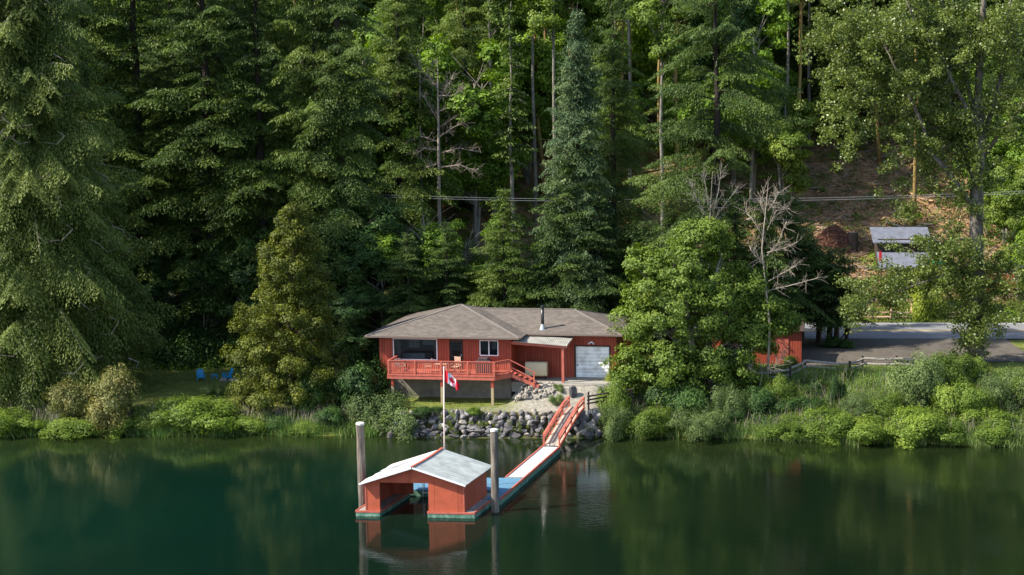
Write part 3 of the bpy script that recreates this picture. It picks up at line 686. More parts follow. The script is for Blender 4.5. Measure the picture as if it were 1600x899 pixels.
# ------------------------------------------------------------------ boathouse
BX, BY = -19.04, 84.35; e1 = Vector((math.cos(R(4)), -math.sin(R(4)), 0)); e2 = Vector((math.sin(R(11)), math.cos(R(11)), 0))
def bx(mb):                        # boathouse frame: u along the front, v back
    mb.v = [tuple(e1*p[0] + e2*p[1] + Vector((0, 0, p[2]))) for p in mb.v]; return mb
boat = thing('boathouse', 'small red floating boathouse with a pale gable roof and an open boat slip', 'boathouse', (BX, BY, 0))
WB, DB = 5.65, 3.8; FZ = .32
w_ = MB()
w_.box(0, .82, 0, .12, FZ, 1.93); w_.box(3.6, WB, 0, .12, FZ, 1.93); w_.prism([(0,1.93), (WB,1.93), (WB,1.96), (WB/2,2.76), (0,1.96)], 0, .12)
w_.box(0, .10, .12, DB, FZ, 1.86); w_.box(WB-.10, WB, .12, DB, FZ, 1.86)
w_.prism([(.1,1.80), (WB-.1,1.80), (WB-.1,1.90), (WB/2,2.70), (.1,1.90)], DB-.1, DB); w_.box(.1, 1.3, DB-.1, DB, FZ, 1.80); w_.box(3.9, WB-.1, DB-.1, DB, FZ, 1.80)
w_.box(1.02, 1.10, .3, DB-.5, FZ, 1.1) if False else None
bx(w_).build('wall', M['red_boat'], boat)
fr = MB(); fr.box(.0, .07, -.025, 0, FZ, 1.88); fr.box(WB-.07, WB, -.025, 0, FZ, 1.88)
bx(fr).build('corner_trim', M['red_trim'], boat)
def roofside(sgn, mat, name):
    m = MB(); xa = WB/2; xb = xa + sgn*3.02; n = 10; g = np.random.default_rng(3 if sgn > 0 else 4)
    rows = []
    for j in range(n+1):
        v = -.35 + 4.75*j/n; sag = -.05*math.sin(math.pi*j/n)
        zr_ = 2.93+sag; zb_ = 1.94 + g.normal(0, .018 if sgn < 0 else .006)
        rows.append(((xa, v, zr_), (xb, v, zb_)))
    for a, b in zip(rows[:-1], rows[1:]):
        m.slab([a[0], a[1], b[1], b[0]] if sgn > 0 else [a[1], a[0], b[0], b[1]], .035)
    return bx(m).build(name, M[mat], boat)
roofside(1, 'tin', 'roof'); rl = roofside(-1, 'white_worn', 'roof')
rl['label'] = 'white worn left roof slope'
pt = MB(); pt.slab([(1.0, 1.3, 2.42), (1.9, 1.25, 2.70), (2.05, 1.36, 2.745), (1.2, 1.45, 2.475)], .02)
bx(pt).build('roof_patch', M['dark_wood'], rl)
rc2 = MB()
for j in range(10):
    v0 = -.38+4.8*j/10; v1 = v0+.48; s0 = -.05*math.sin(math.pi*j/10); s1 = -.05*math.sin(math.pi*(j+1)/10)
    rc2.bar((WB/2, v0, 2.96+s0), (WB/2, v1, 2.96+s1), .16, .05)
bx(rc2).build('ridge_cap', M['red_trim'], boat)
bb = MB(); bb.bar((WB/2-.03,-.36,2.87), (-.2,-.36,1.90), .03, .10); bb.bar((WB/2+.03,-.36,2.87), (WB+.2,-.36,1.90), .03, .10)
bx(bb).build('bargeboard', M['white'], boat)
def floatpart(u0, u1, v0, v1):
    f = MB(); 
    f.box(u0, u1, v0, v1, -.15, .20); o = bx(f).build('float', M['green_float'], boat, bevel=.02)
    d = MB(); k = v0
    while k < v1-.1: d.box(u0+.02, u1-.02, k, min(v1, k+.19), .205, FZ-.01); k += .205
    bx(d).build('decking', M['grey_wood'], o)
    e = MB(); e.box(u0-.02, u0+.05, v0-.02, v1, .22, FZ+.03); e.box(u1-.05, u1+.02, v0-.02, v1, .22, FZ+.03); e.box(u0+.05, u1-.05, v0-.02, v0+.05, .22, FZ+.01)
    bx(e).build('edge_board', M['red_trim'], o)
floatpart(-.52, .86, -.12, 4.35); floatpart(3.58, 6.25, -.12, 4.35)
# dock
dock = thing('dock', 'narrow floating dock with white walkway and blue landing beside the boathouse', 'dock', (0, 0, 0))
def quad_slab(pts, z, t): m = MB(); m.slab([(p[0], p[1], z) for p in pts], t); return m
P1 = [(-12.1,91.6), (-10.94,91.6), (-9.56,100.3), (-10.72,100.3)]
P2 = [(-18.35,88.65), (-11.42,88.65), (-10.94,91.585), (-17.8,91.585)]
P3 = [(-12.55,86.6), (-11.75,86.6), (-11.42,88.64), (-12.2,88.64)]
for nm, P, mt in (('walkway', P1, 'white_mat'), ('landing', P2, 'blue_mat'), ('landing', P3, 'blue_mat')):
    o = quad_slab(P, .40, .06).build(nm, M[mt], dock)
    quad_slab(P, .335, .45).build('float', M['green_float'], o)
    e = MB()
    for a, b in ((0, 3), (1, 2)):
        if nm == 'landing' and a == 0: continue
        e.bar((P[a][0],P[a][1],.38), (P[b][0],P[b][1],.38), .09, .16)
    e.build('edge_board', M['red_trim'], o)
MB().bar((-12.1,91.6,.41), (-10.94,91.6,.41), .08, .06).build('threshold', M['grey_wood'], dock)
lad = thing('swim_ladder', 'white tube ladder at the back edge of the boat slip', 'ladder', (-16.35, 88.62, .40))
for sx in (-.22, .22): q_ = MB().tube([(sx,.35,0), (sx,.3,.62), (sx,.1,.80), (sx,-.1,.62), (sx,-.12,-1.0)], [.025]*5, 6); q_.smooth = True; q_.build('side_rail', M['white'], lad)
for k in range(3): MB().bar((-.22,-.12,-.15-.28*k), (.22,-.12,-.15-.28*k), .05, .03).build('rung', M['white'], lad)

# pilings
def piling(label, x, y, r, zt, lean=0, seed=0):
    t = thing('piling', label, 'piling', (x, y, 0), 0, 'round timber pilings holding the boathouse float')
    g = np.random.default_rng(seed); m = MB(); K = 12
    m.tube([(lean*k/K+g.normal(0,.006), g.normal(0,.006), -3+(zt+3)*k/K) for k in range(K+1)], [r*(1.03-.06*k/K+g.normal(0,.02)) for k in range(K+1)], 16); m.smooth = False
    m.build('post', M['piling'], t)
    MB().cyl((lean,0,zt-.05), (lean,0,zt+.06), r*1.04, r*1.0, 16).cyl((lean,0,zt+.06), (lean,0,zt+.10), r*1.0, r*.5, 16).build('cap', M['white_worn'], t)
piling('grey weathered piling with white cap left of the boathouse', -19.62, 86.3, .235, 4.86, -.05, 1)
piling('grey weathered piling with white cap right of the boathouse by the dock', -11.88, 85.2, .22, 4.72, .03, 2)
# flagpole and flag
fp = thing('flagpole', 'slender pale pink flagpole standing behind the boathouse roof', 'flagpole', (-15.35, 88.9, .35))
q_ = MB().tube([(0,0,0), (.04,0,3.6), (.09,0,7.3)], [.05,.042,.032], 10); q_.smooth = True; q_.build('pole', M['pole'], fp)
MB().cyl((.09,0,7.3), (.09,0,7.38), .05, .03).build('finial', M['white'], fp)
LEAF = [(0,-.42),(0.03,-.42),(.02,-.2),(.22,-.24),(.19,-.16),(.40,.02),(.35,.05),(.38,.17),(.27,.15),(.25,.21),(.15,.10),(.19,.31),(.11,.27),(0,.45),(-.11,.27),(-.19,.31),(-.15,.10),(-.25,.21),(-.27,.15),(-.38,.17),(-.35,.05),(-.40,.02),(-.19,-.16),(-.22,-.24),(-.02,-.2),(-.03,-.42)]
def inside(px_, py_):
    c = False; n = len(LEAF); j = n-1
    for i_ in range(n):
        xi, yi = LEAF[i_]; xj, yj = LEAF[j]
        if (yi > py_) != (yj > py_) and px_ < (xj-xi)*(py_-yi)/(yj-yi)+xi: c = not c
        j = i_
    return c
fme = bpy.data.meshes.new('flag'); W_, H_ = 64, 32; vs = []; fs = []; mi = []
for j in range(H_+1):
    for i_ in range(W_+1):
        u = i_/W_; v = j/H_
        # hoist at the pole, fly drooping down to the right in folds
        x = 1.12*u*(.78+.12*v) ; z = -.86*(1-v)*(1-.50*u) - 1.02*u**1.25; y = .13*math.sin(u*11+v*2.5)*u**.6 + .06*math.sin(u*19+v)
        vs.append((x, y, z))
for j in range(H_):
    for i_ in range(W_):
        a = j*(W_+1)+i_; fs.append((a, a+1, a+W_+2, a+W_+1)); u = (i_+.5)/W_; v = (j+.5)/H_
        mi.append(0 if (u < .25 or u > .75 or inside((u-.5)*2.0/.96, (v-.5)*1.0/.92)) else 1)
fme.from_pydata(vs, [], fs); fme.materials.append(M['flag_red']); fme.materials.append(M['flag_white']); fme.polygons.foreach_set('material_index', mi); fme.polygons.foreach_set('use_smooth', [True]*len(fs)); fme.update()
flag = link('flag', fme, None, (-15.22, 88.9, 7.55)); tag(flag, 'red and white maple leaf flag drooping from the flagpole', 'flag')
flag.scale = (.88, .88, .88); so = flag.modifiers.new('s', 'SOLIDIFY'); so.thickness = .004

# gangway ramp
rmp = thing('gangway', 'red railed plank ramp from the dock up to the stone wall', 'ramp', (0, 0, 0))
a0_, a1_ = Vector((-10.12,100.05,.50)), Vector((-9.25,104.2,1.72)); b1_ = Vector((-8.92,105.9,1.95))
def run(p, q, nm, planks):
    d = (q-p); dn = d.normalized(); s = dn.cross(Vector((0,0,1))).normalized()*.53
    for k, off in enumerate((-.36, 0, .36)):
        o = MB().bar(p+s*off*1.8+Vector((0,0,.0)), q+s*off*1.8, .30, .05).build('plank', M['plank'] if k != 1 else M['grey_wood'], rmp)
    for sg in (-1, 1): MB().bar(p+s*sg-Vector((0,0,.07)), q+s*sg-Vector((0,0,.07)), .06, .20).build('stringer', M['red_trim'], rmp)
    n = int(d.length/.45); c = MB()
    for k in range(n): 
        m = p + d*(k+.5)/n + Vector((0,0,.035)); c.bar(m-s*.85, m+s*.85, .05, .02)
    c.build('cleats', M['plank'], rmp)
    return s
s_ = run(a0_, a1_, 'ramp', 9); run(a1_+Vector((0.01,.06,.02)), b1_, 'landing', 4)
for sg in (-1, 1):
    for (p, q, n) in ((a0_, a1_, 4), (a1_+Vector((0,.1,.02)), b1_, 2)):
        m = MB(); sv = s_*sg*1.02
        MB().bar(p+sv+Vector((0,0,.72)), q+sv+Vector((0,0,.72)), .16, .06).bar(p+sv+Vector((0,0,.40)), q+sv+Vector((0,0,.40)), .05, .16).build('handrail', M['red_trim'], rmp)
        for k in range(n):
            b = p+(q-p)*k/(n-1)*.98+sv; MB().bar(b-Vector((0,0,.15)), b+Vector((0,0,.70)), .11, .11).build('rail_post', M['red_trim'], rmp)

# ------------------------------------------------------------------ rocks
import bmesh
_b = bmesh.new(); bmesh.ops.create_icosphere(_b, subdivisions=2, radius=1); ICO_V = np.array([v.co[:] for v in _b.verts]); _b.verts.ensure_lookup_table(); ICO_F = [tuple(v.index for v in f.verts) for f in _b.faces]; _b.free()
def rock(mb, c, s, g):
    v = ICO_V.copy()
    for _ in range(9):
        n = unit(g.normal(0, 1, 3)); d = g.uniform(.45, .82); k = v@n; v = v - np.outer(np.maximum(k-d, 0), n)
    v += g.normal(0, .03, v.shape); a = g.uniform(0, 6.28); c_, s2 = math.cos(a), math.sin(a)
    v = v*np.array(s)*np.array([1, 1, 1])
    v = v@np.array([[c_*.3+.7, s2*.3, 0], [-s2*.3, c_*.3+.7, 0], [0, 0, 1]])
    mb.add((v+np.array(c)).tolist(), ICO_F)
g = np.random.default_rng(11); rk = MB(); rk2 = MB(); rk3 = MB()
M['rock_wet'] = noisy('wet_algae_stone', (.045,.05,.035), .5, 2, .5, .05, 7)
for row in range(7):
    z = -.12+row*.28; x = -22.4
    while x < -6.6:
        sx = g.uniform(.24, .52)*(.85 if row > 3 else 1.2); big = 1.3 if x > -8.4 else 1
        yb = float(shore_y(x)) - .25 + row*.13 + g.uniform(-.06, .08)
        end = min(1, (x+22.6)/1.2, ( -6.2-x)/1.0)
        if z < 1.75*max(end, .15): rock(rk3 if row == 0 else (rk2 if g.random() < .10 else rk), (x, yb, z+g.uniform(-.06, .06)), (sx*big, .40, g.uniform(.21, .34)*big), g)
        x += sx*1.45*big
wt = thing('stone_wall', 'dry stone retaining wall of grey boulders at the water edge', 'stone wall', (0, 0, 0))
rk.build('boulders', M['rock'], wt); rk2.build('pale_boulders', M['rock_pale'], wt); rk3.build('wet_boulders', M['rock_wet'], wt)
m = MB()
for k in range(110):
    x = g.uniform(-13.6, -10.7); y = 109.0-(13.6+x)*-.05 - g.uniform(.2, 2.0); 
    s0 = g.uniform(.10, .26); rock(m, (x, y, gz1(x, y)+s0*.3+.25*max(0, 1-abs(x+12.8)/1.0)), (s0, s0, s0*.7), g)
tag(m.build('rock_pile', M['rock_pale']), 'heap of pale stones on the bank below the deck stairs', 'rock pile')
m = MB(); X0, Y0 = -9.3, 107.5; rock(m, (X0, Y0, gz1(X0, Y0)+.4), (.35, .35, .6), g); tag(m.build('boulder', M['rock']), 'upright grey boulder at the top of the red ramp', 'boulder')
m = MB()
for k in range(7): x = -37.6+g.uniform(-1.0, 1.0); y = 118.6+g.uniform(-.5, .5); rock(m, (x, y, gz1(x, y)+.12), (.28, .28, .22), g)
tag(m.build('fire_ring', M['rock_pale']), 'low ring of pale stones in front of the blue lawn chairs', 'fire ring')

# ------------------------------------------------------------------ lawn chairs
def adirondack(label, x, y, rz):
    t = thing('lawn_chair', label, 'chair', (x, y, gz1(x, y)), rz, 'blue lawn chairs'); t.scale = (.82, .82, .82)
    for k in range(5): MB().bar((-.27,-.32+k*.12,.36-k*.03), (.27,-.32+k*.12,.36-k*.03), .10, .025).build('seat_slat', M['chair_blue'], t)
    for k in range(5):
        xx = -.24+k*.12; MB().bar((xx*.9,.22,.22), (xx*1.15,.50,1.08-.03*abs(k-2)**2), .10, .025, (0,1,0)).build('back_slat', M['chair_blue'], t)
    for sx in (-.34, .34):
        MB().bar((sx,-.42,.60), (sx,.32,.57), .13, .03).build('armrest', M['chair_blue'], t)
        MB().box(sx-.02, sx+.02, -.38, -.28, 0, .59).build('leg', M['chair_blue'], t); MB().bar((sx,-.33,.36), (sx,.55,.02), .03, .10).build('leg', M['chair_blue'], t)
adirondack('bright blue wooden lawn chair on the grass, the more open to view', wx(311, 119.3), 119.3, R(25))
adirondack('bright blue lawn chair partly behind the golden cypress', wx(353, 119.8), 119.8, R(-50))
t = thing('side_table', 'low blue side table between the blue lawn chairs', 'table', (wx(333, 119.9), 119.9, gz1(-38, 119.9))); t.scale = (.7, .7, .8)
MB().box(-.3, .3, -.25, .25, .42, .46).build('tabletop', M['chair_blue'], t)
for sx in (-.25, .25):
    for sy in (-.2, .2): MB().box(sx-.03, sx+.03, sy-.03, sy+.03, 0, .42).build('leg', M['chair_blue'], t)

# ------------------------------------------------------------------ red shed by the yard
sh = thing('shed', 'red board shed mostly hidden behind the leafy maple', 'shed', (0.6, 117.0, gz1(4, 117)), R(-3))
s = MB(); s.box(0, 6.9, 0, 4.2, -.3, 2.55); s.build('wall', M['siding'], sh)
r = MB(); r.slab([(-.25,-.3,2.62), (7.15,-.3,2.62), (7.15,4.5,2.9), (-.25,4.5,2.9)], .07); r.build('roof', M['dark_wood'], sh)
MB().box(4.9, 5.9, -.05, 0, .0, 2.0).build('door', M['red_trim'], sh); f = MB().box(2.2, 3.1, -.04, 0, 1.0, 1.8).build('window', M['white'], sh); MB().box(2.27, 3.03, -.05, -.041, 1.07, 1.73).build('pane', M['glass'], f)

# split rail fence in front of the yard
fence = thing('rail_fence', 'low weathered split rail fence along the yard edge above the bank', 'fence', (0, 0, 0))
pts = [(-7.0,110.4), (-3.6,112.0), (0.2,111.6), (3.0,112.4), (6.4,112.7), (7.6,114.4), (10.9,113.4), (12.0,115.0), (14.6,114.9), (17.5,114.2)]
pz = [(x, y, gz1(x, y)) for x, y in pts]
for a, b in zip(pz[:-1], pz[1:]):
    for hh in (.28, .68): 
        q_ = MB().tube([(a[0]-.1,a[1],a[2]+hh+.05), ((a[0]+b[0])/2,(a[1]+b[1])/2,(a[2]+b[2])/2+hh-.02), (b[0]+.1,b[1],b[2]+hh)], [.10,.09,.08], 7); q_.build('rail', M['grey_wood'], fence)
for p in pz: MB().cyl((p[0],p[1],p[2]-.4), (p[0],p[1],p[2]+.92), .11, .10, 8).build('post', M['dark_wood'], fence)
f2 = thing('rail_fence', 'dark pole fence beside the top of the red ramp', 'fence', (0, 0, 0))
for hh in (.25, .5, .75): MB().tube([(-8.2,106.0,1.9+hh), (-6.6,106.6,2.1+hh), (-5.0,107.2,2.2+hh)], [.06]*3, 6).build('rail', M['dark_wood'], f2)
for x, y in ((-8.1,106.05), (-6.6,106.65), (-5.1,107.25)): MB().cyl((x,y,1.3), (x,y,3.0), .07).build('post', M['dark_wood'], f2)

# ------------------------------------------------------------------ across the road
cab = thing('cabin', 'grey roofed cabin on the slope across the road behind the cottonwood', 'cabin', (wx(1366, 151), 151, gz1(17, 151)-1.0))
zc0 = gz1(17, 151)-1.0
def cz(py, y): return wz(py, y)-zc0
MB().box(.3, 5.6, .2, 5.0, 0, cz(374, 151)).build('wall', M['dark_wood'], cab)
MB().slab([(-.2,-.3,cz(379,150.7)), (5.6,-.3,cz(379,150.7)), (5.6,3.0,cz(379,150.7)+1.25), (-.2,3.0,cz(379,150.7)+1.25)], .1).build('roof', M['metal_roof'], cab)
MB().slab([(.1,-3.2,cz(418,147.8)), (6.4,-3.2,cz(418,147.8)), (6.2,.15,cz(394,151)), (.2,.15,cz(394,151))], .08).build('porch_roof', M['metal_roof'], cab)
for x in (.3, 3.2, 6.2): MB().box(x-.07, x+.07, -3.1, -2.96, -2, cz(418,147.8)-.05).build('post', M['dark_wood'], cab)
w2 = MB().box(1.2, 2.4, .14, .2, cz(392,151), cz(382,151)).build('window', M['glass'], cab)
X0 = wx(1374, 148); tag(MB().box(-.13, .13, 0, .02, 0, .9).build('banner', M['flag_red'], None, (X0, 147.55, wz(408, 147.6))), 'small red banner hanging at the corner of the grey cabin', 'banner')
X0 = wx(1462, 147); kk = MB(); kk.tube([(-1.0,0,0), (-.6,0,.0), (0,0,-.03), (.6,0,0), (1.0,0,.0)], [.03,.22,.28,.22,.03], 10); kk.smooth = True
o = kk.build('kayak', M['green_tarp'], None, (X0, 147.0, wz(412, 147))); tag(o, 'bright green upturned kayak on a rack beside the grey cabin', 'kayak')
rk_ = thing('kayak_rack', 'dark timber rack under the green kayak', 'rack', (X0, 147.0, gz1(X0, 147)))
hh = wz(412, 147)-gz1(X0, 147)-.28
for sx in (-.5, .5): MB().box(sx-.05, sx+.05, -.05, .05, -.3, hh).build('post', M['dark_wood'], rk_)
MB().box(-.6, .6, -.07, .07, hh-.08, hh).build('beam', M['dark_wood'], rk_)
# log gate frame
gx0, gx1, gy = wx(1357, 142), wx(1427, 142), 142.2; gzz = gz1((gx0+gx1)/2, gy)
gt_ = thing('gate_frame', 'peeled log gateway with one long crossbeam beside the road', 'gateway', ((gx0+gx1)/2, gy, gzz)); hw_ = (gx1-gx0)/2
zt = wz(470, gy)-gzz
MB().tube([(-hw_,0,zt), (0,0,zt+.02), (hw_,0,zt)], [.13,.12,.12], 9).build('crossbeam', M['chair_wood'], gt_)
for x in (-hw_+.1, 0.1, hw_-.1): MB().cyl((x,0,-.3), (x,0,zt), .12, .10, 9).build('post', M['chair_wood'], gt_)
bnx = wx(1381, 141.5); b_ = thing('bench', 'small brown plank bench under the log gateway', 'bench', (bnx, 141.5, gz1(bnx, 141.5)))
MB().box(-.6, .6, -.2, .2, .42, .5).build('seat', M['chair_wood'], b_)
for sx in (-.5, .5): MB().box(sx-.05, sx+.05, -.18, .18, 0, .42).build('leg', M['dark_wood'], b_)
f3 = thing('rail_fence', 'thin brown rail fence along the far side of the road', 'fence', (0, 0, 0))
prev = None
for k in range(11):
    x = wx(1246, 142)+k*1.75; z = gz1(x, 141.8); MB().cyl((x,141.8,z-.3), (x,141.8,z+.95), .07, .06, 7).build('post', M['bark'], f3)
    if prev and k not in (8,): MB().bar((prev[0],141.8,prev[1]+.85), (x,141.8,z+.85), .07, .10).bar((prev[0],141.8,prev[1]+.45), (x,141.8,z+.45), .06, .09).build('rail', M['chair_wood'], f3)
    prev = (x, z)
# pale shed behind the roadside trees
X0 = wx(1291, 144); ps = thing('tool_shed', 'small pale blue-grey shed glimpsed between roadside trunks', 'shed', (X0, 143.6, gz1(X0, 143.6)))
MB().prism([(-.85,0), (.85,0), (.85,1.55), (.5,1.95), (-.5,1.95), (-.85,1.55)], 0, 2.0).build('wall', M['white_mat'], ps)
MB().prism([(-.95,1.5), (-.85,1.56), (-.52,1.97), (.52,1.97), (.85,1.56), (.95,1.5), (.56,2.04), (-.56,2.04)], -.1, 2.1).build('roof', M['metal_roof'], ps)
MB().box(-.4, .4, -.03, 0, .05, 1.6).build('door', M['white'], ps)
X0, X1 = wx(1545, 146), wx(1640, 146); ws = thing('board_wall', 'red-brown board fence above the yellow grass at the right edge', 'fence', (X0, 147, wz(447, 147)))
m = MB()
for k in range(int((X1-X0)/.25)): m.box(k*.25, k*.25+.235, 0, .04, -.6, 1.05+.03*math.sin(k*2.2))
m.build('boards', M['brick'], ws); MB().box(0, X1-X0, .045, .10, .8, .9).build('rail', M['dark_wood'], ws)
# stump, brush pile, logs on the cleared slope
X0 = wx(1332, 155.3); t = thing('stump', 'tall cut stump on the cleared slope right of the brush pile', 'stump', (X0, 155.3, gz1(X0, 155.3)))
MB().tube([(0,0,-.5), (0,0,.3), (0,0,1.7)], [.75,.58,.52], 12).build('trunk', M['bark'], t); MB().cyl((0,0,1.7), (0,0,1.73), .50, .50, 12).build('cut_face', M['pale_bark'], t)
def sticks(name, mat, cnt, pos, L, rad, seed):
    g = np.random.default_rng(seed); Ps = pos(g, cnt); d = unit(g.normal(0, 1, (cnt, 3))*np.array([1, 1, .35])); l = g.uniform(*L, (cnt, 1))
    up = unit(np.cross(d, g.normal(0, 1, (cnt, 3)))); return leaf_mesh(name, Ps, d*l, up*g.uniform(*rad, (cnt, 1)), g.random(cnt), mat)
bxx = wx(1304, 156)
def pp(g, n):
    a = g.uniform(0, 6.28, n); r = g.random(n)**.6*1.7; x = bxx+r*np.cos(a)*1.15; y = 155.5+r*np.sin(a)*.8
    return np.stack([x, y, gz(x, y)+(1-(r/1.9)**1.6)*2.1*g.random(n)**.5], 1)
tag(link('brush_pile', sticks('brush_pile', M['slash'], 5200, pp, (.15, .6), (.012, .04), 5)), 'conical heap of reddish cut branches on the cleared slope', 'brush pile')
g = np.random.default_rng(21)
DARK = [('pale fallen log lying across the cleared slope', 10)]
for k in range(26):
    px = g.uniform(1160, 1480) if k < 20 else g.uniform(600, 1100); Yl = g.uniform(152, 186); x = wx(px, Yl); a = g.uniform(-.9, .9); L = g.uniform(2, 6); x2 = x+L*math.cos(a); y2 = Yl+L*math.sin(a)
    m = MB(); m.tube([(x,Yl,gz1(x,Yl)+.2), ((x+x2)/2,(Yl+y2)/2,gz1((x+x2)/2,(Yl+y2)/2)+.28), (x2,y2,gz1(x2,y2)+.18)], [.16,.14,.07], 7)
    o = m.build('fallen_log', M['pale_bark'] if g.random() < .6 else M['bark']); tag(o, 'fallen log lying among the cut branches on the wooded slope', 'log', 'fallen logs on the slope')
def pd(g, n):
    x = g.uniform(-60, 40, n); x = np.where(g.random(n) < .65, g.uniform(8, 34, n), x); y = 146+g.random(n)**1.3*50; return np.stack([x, y, gz(x, y)+g.random(n)*.35], 1)
tag(link('cut_branches', sticks('cut_branches', M['pale_bark'], 9000, pd, (.2, 1.1), (.015, .05), 6)), 'litter of bleached cut branches over the logged slope', 'cut branches', kind='stuff')
tag(link('bark_litter', sticks('bark_litter', M['litter'], 16000, pd, (.15, .7), (.03, .12), 8)), 'reddish bark and brush litter over the logged slope', 'brush litter', kind='stuff')

# power lines
def cable(label, x0, y0, z0, x1, y1, z1, sag, n=3):
    t = thing('power_line', label, 'power line', (0, 0, 0))
    for k in range(n):
        pts = [(x0+(x1-x0)*i_/24, y0+(y1-y0)*i_/24+.0*k, z0+(z1-z0)*i_/24 - sag*4*(i_/24)*(1-i_/24) + .20*k) for i_ in range(25)]
        MB().tube(pts, [.020]*25, 5).build('cable', M['cable'], t)
zA, zB = wz(293, 128), wz(300, 128)
POLX = (-66, 31)
cable('pair of grey overhead cables crossing the forest high above the road', POLX[0], 141.7, wz(272,141.7), POLX[1], 141.7, wz(301,141.7), 1.6, 2)
cable('lower pair of grey cables in front of the cabin roof', -8, 142.5, wz(395,142), POLX[1]+3, 141.8, wz(412,142)-.1, .9, 2)
for nm, x, y, zt, lb in (('utility_pole', POLX[0], 141.7, wz(272,141.7)+1., 'tall wooden utility pole at the left end of the cables'), ('utility_pole', POLX[1], 141.7, wz(301,141.7)+1., 'tall wooden utility pole at the right end of the cables'), ('utility_pole', POLX[1]+3, 141.8, wz(405,142), 'shorter wooden utility pole at the far right road edge'), ('utility_pole', -8, 142.5, wz(395,142)+.6, 'wooden utility pole half hidden in the roadside maples')):
    t = thing(nm, lb, 'utility pole', (x, y, gz1(x, y))); hh = zt-gz1(x, y)
    MB().cyl((0,0,-.5), (0,0,hh), .17, .12, 10).build('pole', M['bark'], t); MB().box(-.9, .9, -.05, .05, hh-.7, hh-.58).build('crossarm', M['bark'], t)

# ------------------------------------------------------------------ named trees
# big cedar at the left
cm, br = conifer('cedar_crown', 31, 36, 7.7, M['cedar'], base=.012, step=.36, per=9, droop=.55, up=.22, q=.12, shape=.50, twig=.30, ragged=.42, hang=1.2)
tr = trunk_mesh('cedar_trunk', 36, .6, M['grey_bark'], branches=[(b[0], b[1], b[2]*1.0, 7) for b in br[::3]])
ced = put_tree('cedar_tree', 'huge drooping western cedar filling the left edge of the shore', 'cedar', None, wx(58, 114.2), 114.2, cm, tr, .6, 1)
g = np.random.default_rng(4)
for k in range(46):
    a = g.uniform(3.0, 6.4) - .6; z = g.uniform(2, 30); Rr = 7.7*(1-z/36)**.5*g.uniform(.88, 1.08); d = Vector((math.cos(a), math.sin(a), 0)); p = d*Rr + Vector((0, 0, z)); L = g.uniform(.8, 2.6); sd_ = Vector((-d.y, d.x, 0))*g.choice([-1, 1])
    m = MB(); m.tube([p - d*.8 + Vector((0,0,.3)), p, p + sd_*L*.4 + Vector((0,0,-.35*L)), p + sd_*L + Vector((0,0,-.35*L+.2))], [.035,.028,.02,.008], 5, False); m.smooth = True; m.build('bare_branch', M['pale_bark'], ced)
# golden cypress left of the house
g = np.random.default_rng(33); E = []
for k in range(90):
    z = 14.0*(k+.5)/90; r = 5.1*(1-z/14.6)**.66*min(1, .74+z/6.); a = k*2.4; rr = r*g.uniform(.45, .82)
    E.append((rr*math.cos(a)-.35+z*.075, rr*math.sin(a), z+.3, .45+r*.20, .45+r*.20, .55, .4+r*.5))
cm, Cs = blobs('cypress_crown', 34, E, 1150, 125, .072, M['gold'], (.25, .66), flat=.9, fill=.1, outward=.5)
tr = limbs('cypress_trunk', 13.6, .26, Cs, M['bark'], 2, ((.4, .1),), 110, .2)
put_tree('cypress_tree', 'broad golden green cone-shaped cypress left of the house', 'cypress', None, wx(452, 110.2), 110.2, cm, tr, 1.0)
# maple cluster by the garage
def LL(px, py, Y, x0, z0): return (wx(px, Y, 8)-x0, wz(py, Y)-z0)
mx_, my_ = wx(1080, 110.4), 110.4; mz = gz1(mx_, my_)
E = []
for (px, py, rx, rz_, dy, wt_) in ((1085,425,3.6,2.6,0,3), (1050,470,3.4,2.6,-.4,3), (1120,480,3.0,2.6,.3,2.6), (1000,500,2.0,2.0,-.2,1.6), (1095,365,2.3,1.6,0,1.3), (1010,420,2.2,1.8,.3,1.3), (1165,450,1.8,1.8,.5,1.0), (1040,555,2.8,2.0,-1,2.2), (1120,550,2.6,1.8,-.4,1.7), (985,560,1.5,1.7,-1.2,1.1), (1175,510,1.7,1.5,.4,1.1), (1205,490,1.4,1.3,.6,.8), (1150,575,1.8,1.2,-.3,.9), (1195,540,1.1,.9,.9,.5), (1060,600,2.2,1.1,-1.2,1.2), (1222,506,1.5,.75,1.8,1.0), (1170,525,1.6,1.0,1.2,.8)):
    a, b = LL(px, py, my_, mx_, mz); E.append((a, dy, b, rx, rx*.8, rz_, wt_))
cm, Cs = blobs('maple_crown', 41, E, 760, 130, .105, M['alder'], (.4, .95), fill=.25)
put_tree('maple_tree', 'wide leafy green maple standing right of the garage', 'maple', None, mx_, my_, cm, limbs('maple_trunk', 11, .24, Cs, M['grey_bark'], 3, ((.6,0), (-1.6,.3), (2.2,.1), (-.3,-.4)), 120))
